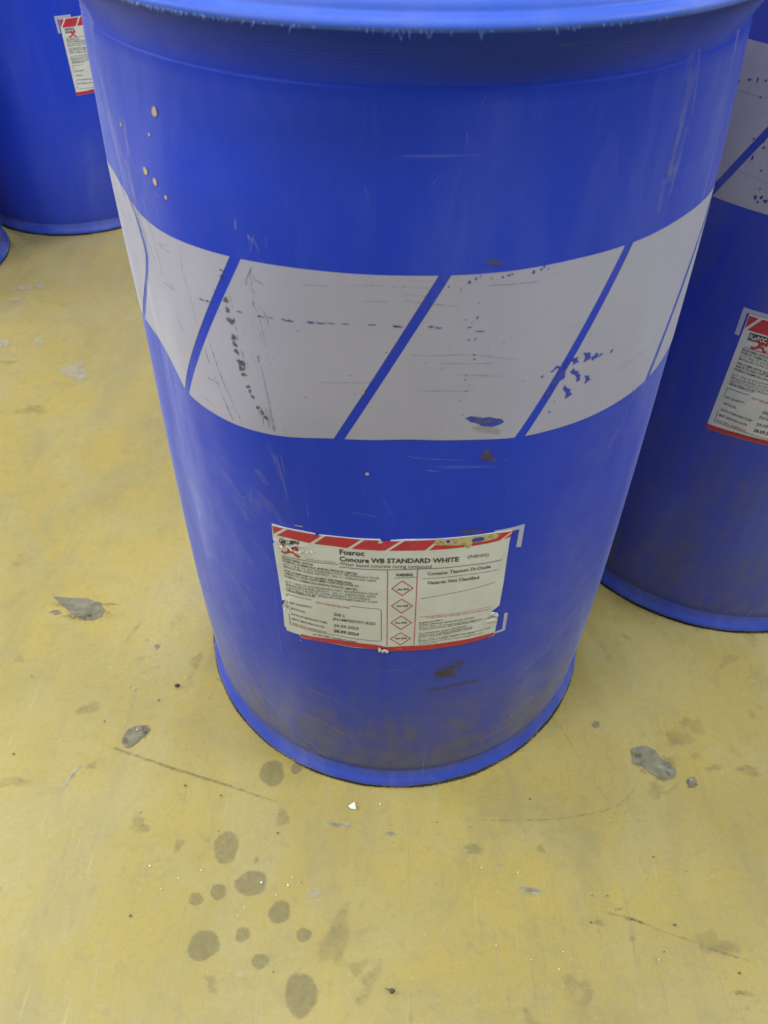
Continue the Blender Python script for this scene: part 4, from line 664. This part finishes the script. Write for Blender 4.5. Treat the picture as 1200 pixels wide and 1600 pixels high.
for x, y, a, b in DATA['stain']: g.blob(x, y, abs(a), abs(b), .12, 40, amp=random.uniform(.6, .95), flat=True)
g.lay('floor_stain', M['stain'], fl, fly(.0006))
g = Flat()
for q in DATA['chipfloor']: g.poly([tuple(p) for p in q], .004, rough=.0007)
for _ in range(60):
    c = random.choice([(DATA['chipfloor'][0][4]), (DATA['chipfloor'][0][5]), (DATA['chipfloor'][0][7]), (DATA['chipfloor'][0][9])]); x = c[0] + random.gauss(0, .010); y = c[1] + random.gauss(0, .006); w = random.uniform(.0005, .0016)
    g.poly([(x, y), (x + w, y), (x + w * 1.1, y + w), (x, y + w * .8)], .004)
g.lay('paint_chip', M['bare'], fl, fly(.0008))
g = Flat()
for q in DATA['chipfloor'][:5]:
    c = np.mean(q, 0); r = np.max(np.abs(np.array(q) - c), 0)
    for _ in range(9): t = random.uniform(0, 6.28); g.blob(c[0] + r[0] * .75 * math.cos(t), c[1] + r[1] * .75 * math.sin(t), r[0] * random.uniform(.15, .4), r[1] * random.uniform(.15, .4), .7, 18, amp=random.uniform(.4, .9))
g.lay('chip_fringe', M['stain'], fl, fly(.00095))
g = Flat()
for x, y, a, b in DATA['faintfloor']: g.blob(x, y, abs(a), abs(b), .5, 36)
for _ in range(26): g.blob(random.uniform(-.9, .9), random.uniform(-.7, 1.2), random.uniform(.01, .06), random.uniform(.008, .03), .6, 24, rot=random.uniform(0, 3), amp=random.uniform(.3, .8))
g.lay('floor_scuff', M['faint'], fl, fly(.0004))
g = Flat()
for x, y, a, b in DATA['whitefloor']: g.blob(x, y, abs(a), abs(b), .5, 28)
for q in DATA['whitestroke']: g.line([tuple(p) for p in q], .006, 1.1)
for _ in range(50): g.blob(random.uniform(-.7, .8), random.uniform(-.65, .3), random.uniform(.0006, .0022), random.uniform(.0006, .0018), .6, 8, amp=random.uniform(.5, 1))
g.lay('pale_scrape', M['white'], fl, fly(.0010))
g = Flat()
for q, w, a in DATA['floorline']: g.line([tuple(p) for p in q], w * 1.5, a + .1)
for _ in range(190):
    x = random.uniform(-.7, .9); y = random.uniform(-.7, .6); L = random.uniform(.02, .26); a = random.choice([.7, 2.3, 2.0, 1.0]) + random.gauss(0, .25); k = random.uniform(-.15, .15) * L
    g.line([(x, y), (x + math.cos(a) * L / 2 - math.sin(a) * k, y + math.sin(a) * L / 2 + math.cos(a) * k), (x + math.cos(a) * L, y + math.sin(a) * L)], random.uniform(.0006, .0022), random.uniform(.12, .5))
g.lay('floor_scratch', M['fline'], fl, fly(.0013))
g = Flat()
for x, y, a, b in [(.30, .10, .05, .03), (.42, .0, .06, .04), (.50, -.08, .07, .03), (.36, -.03, .03, .04), (-.42, .0, .06, .03), (-.30, -.12, .05, .02), (.2, -.5, .09, .03), (-.35, -.42, .09, .03), (.45, -.3, .1, .05), (.62, -.15, .08, .04), (-.62, .1, .09, .04), (-.1, -.55, .08, .03)]:
    for _ in range(7): g.blob(x + random.gauss(0, a), y + random.gauss(0, b), random.uniform(.006, .03), random.uniform(.004, .018), .6, 24, rot=random.uniform(0, 3), amp=random.uniform(.3, .9))
g.lay('floor_scuff', M['faint'], fl, fly(.0002))
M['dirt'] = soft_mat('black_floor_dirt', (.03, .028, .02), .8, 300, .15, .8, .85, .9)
for c in ((.02026, 0), (.5905, .2689), (-.9316, 1.6260), (-1.322, 1.185)):   # contact shadow painted as a dark ring where each drum stands
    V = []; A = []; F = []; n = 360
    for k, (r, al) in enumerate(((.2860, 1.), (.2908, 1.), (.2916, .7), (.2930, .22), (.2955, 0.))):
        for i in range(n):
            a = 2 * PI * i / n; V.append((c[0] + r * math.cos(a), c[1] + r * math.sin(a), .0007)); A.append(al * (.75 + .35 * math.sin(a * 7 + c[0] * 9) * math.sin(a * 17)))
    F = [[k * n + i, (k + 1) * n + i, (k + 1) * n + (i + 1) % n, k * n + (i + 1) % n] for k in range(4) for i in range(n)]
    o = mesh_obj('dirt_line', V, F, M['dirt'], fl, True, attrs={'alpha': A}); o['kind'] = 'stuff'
def bits(name, pts, mat, r0, r1, h):
    V = []; F = []
    for x, y in pts:
        r = random.uniform(r0, r1); b = len(V); n = 6
        for lv, k in ((0, 1), (h * r, .6)):
            for i in range(n): a = 2 * PI * i / n; q = r * k * random.uniform(.7, 1.2); V.append((x + q * math.cos(a), y + q * math.sin(a), .0014 + lv))
        F.append([b + n + i for i in range(n)])
        for i in range(n): F.append([b + i, b + (i + 1) % n, b + n + (i + 1) % n, b + n + i])
    o = mesh_obj(name, V, F, mat, fl, False); o['kind'] = 'stuff'
bits('dark_speck', DATA['specks_dark'], M['speckd'], .0007, .0016, .5); bits('white_speck', DATA['specks_white'], M['speckw'], .0007, .0016, .4)
bits('dark_speck', [(random.uniform(-.8, .9), random.uniform(-.7, .8)) for _ in range(60)], M['speckd'], .0003, .0007, .5)
bits('white_speck', [(random.uniform(-.6, .7), random.uniform(-.7, .2)) for _ in range(40)], M['speckw'], .0003, .0006, .4)
# loose scrap and grit lying on the floor
P = DATA['paper']; zz = [.002, .006, .0025, .004]; n = 4
V = [(x, y, z) for (x, y), z in zip(P, zz)] + [(x, y, z - .0004) for (x, y), z in zip(P, zz)]
o = mesh_obj('paper_scrap', V, [[0, 1, 2, 3], [7, 6, 5, 4]] + [[i, (i + 1) % 4, (i + 1) % 4 + 4, i + 4] for i in range(4)], M['speckw'], None, False)
o['label'] = 'tiny white paper scrap on the floor just in front of the middle drum'; o['category'] = 'scrap'
def grit(c, rx, ry, lab, tail):
    V = []; F = []; n = 9
    for k, (s, h) in enumerate(((1, .0015), (.85, .0035), (.45, .0052))):
        for i in range(n): a = 2 * PI * i / n; q = s * random.uniform(.8, 1.2); V.append((c[0] + rx * q * math.cos(a), c[1] + ry * q * math.sin(a), h))
    V.append((c[0], c[1], .0056)); F += [[k * n + i, k * n + (i + 1) % n, (k + 1) * n + (i + 1) % n, (k + 1) * n + i] for k in range(2) for i in range(n)] + [[2 * n + i, 2 * n + (i + 1) % n, 3 * n] for i in range(n)]
    if tail: b = len(V); V += [(c[0] - rx * .6, c[1] + .001, .003), (c[0] - rx * 3, c[1] + ry * 1.3, .0022), (c[0] - rx * .6, c[1] - .0005, .002)]; F.append([b, b + 1, b + 2])
    o = mesh_obj('grit_crumb', V, F, M['speckd'], None, False); o['label'] = lab; o['category'] = 'crumb'
grit(DATA['grit'], .0032, .0026, 'dark crumb of grit on the bare yellow floor near the bottom edge of the photo', True)
grit(DATA['grit2'], .0042, .0028, 'dark crumb of grit on the floor left of the foot of the middle drum', False)
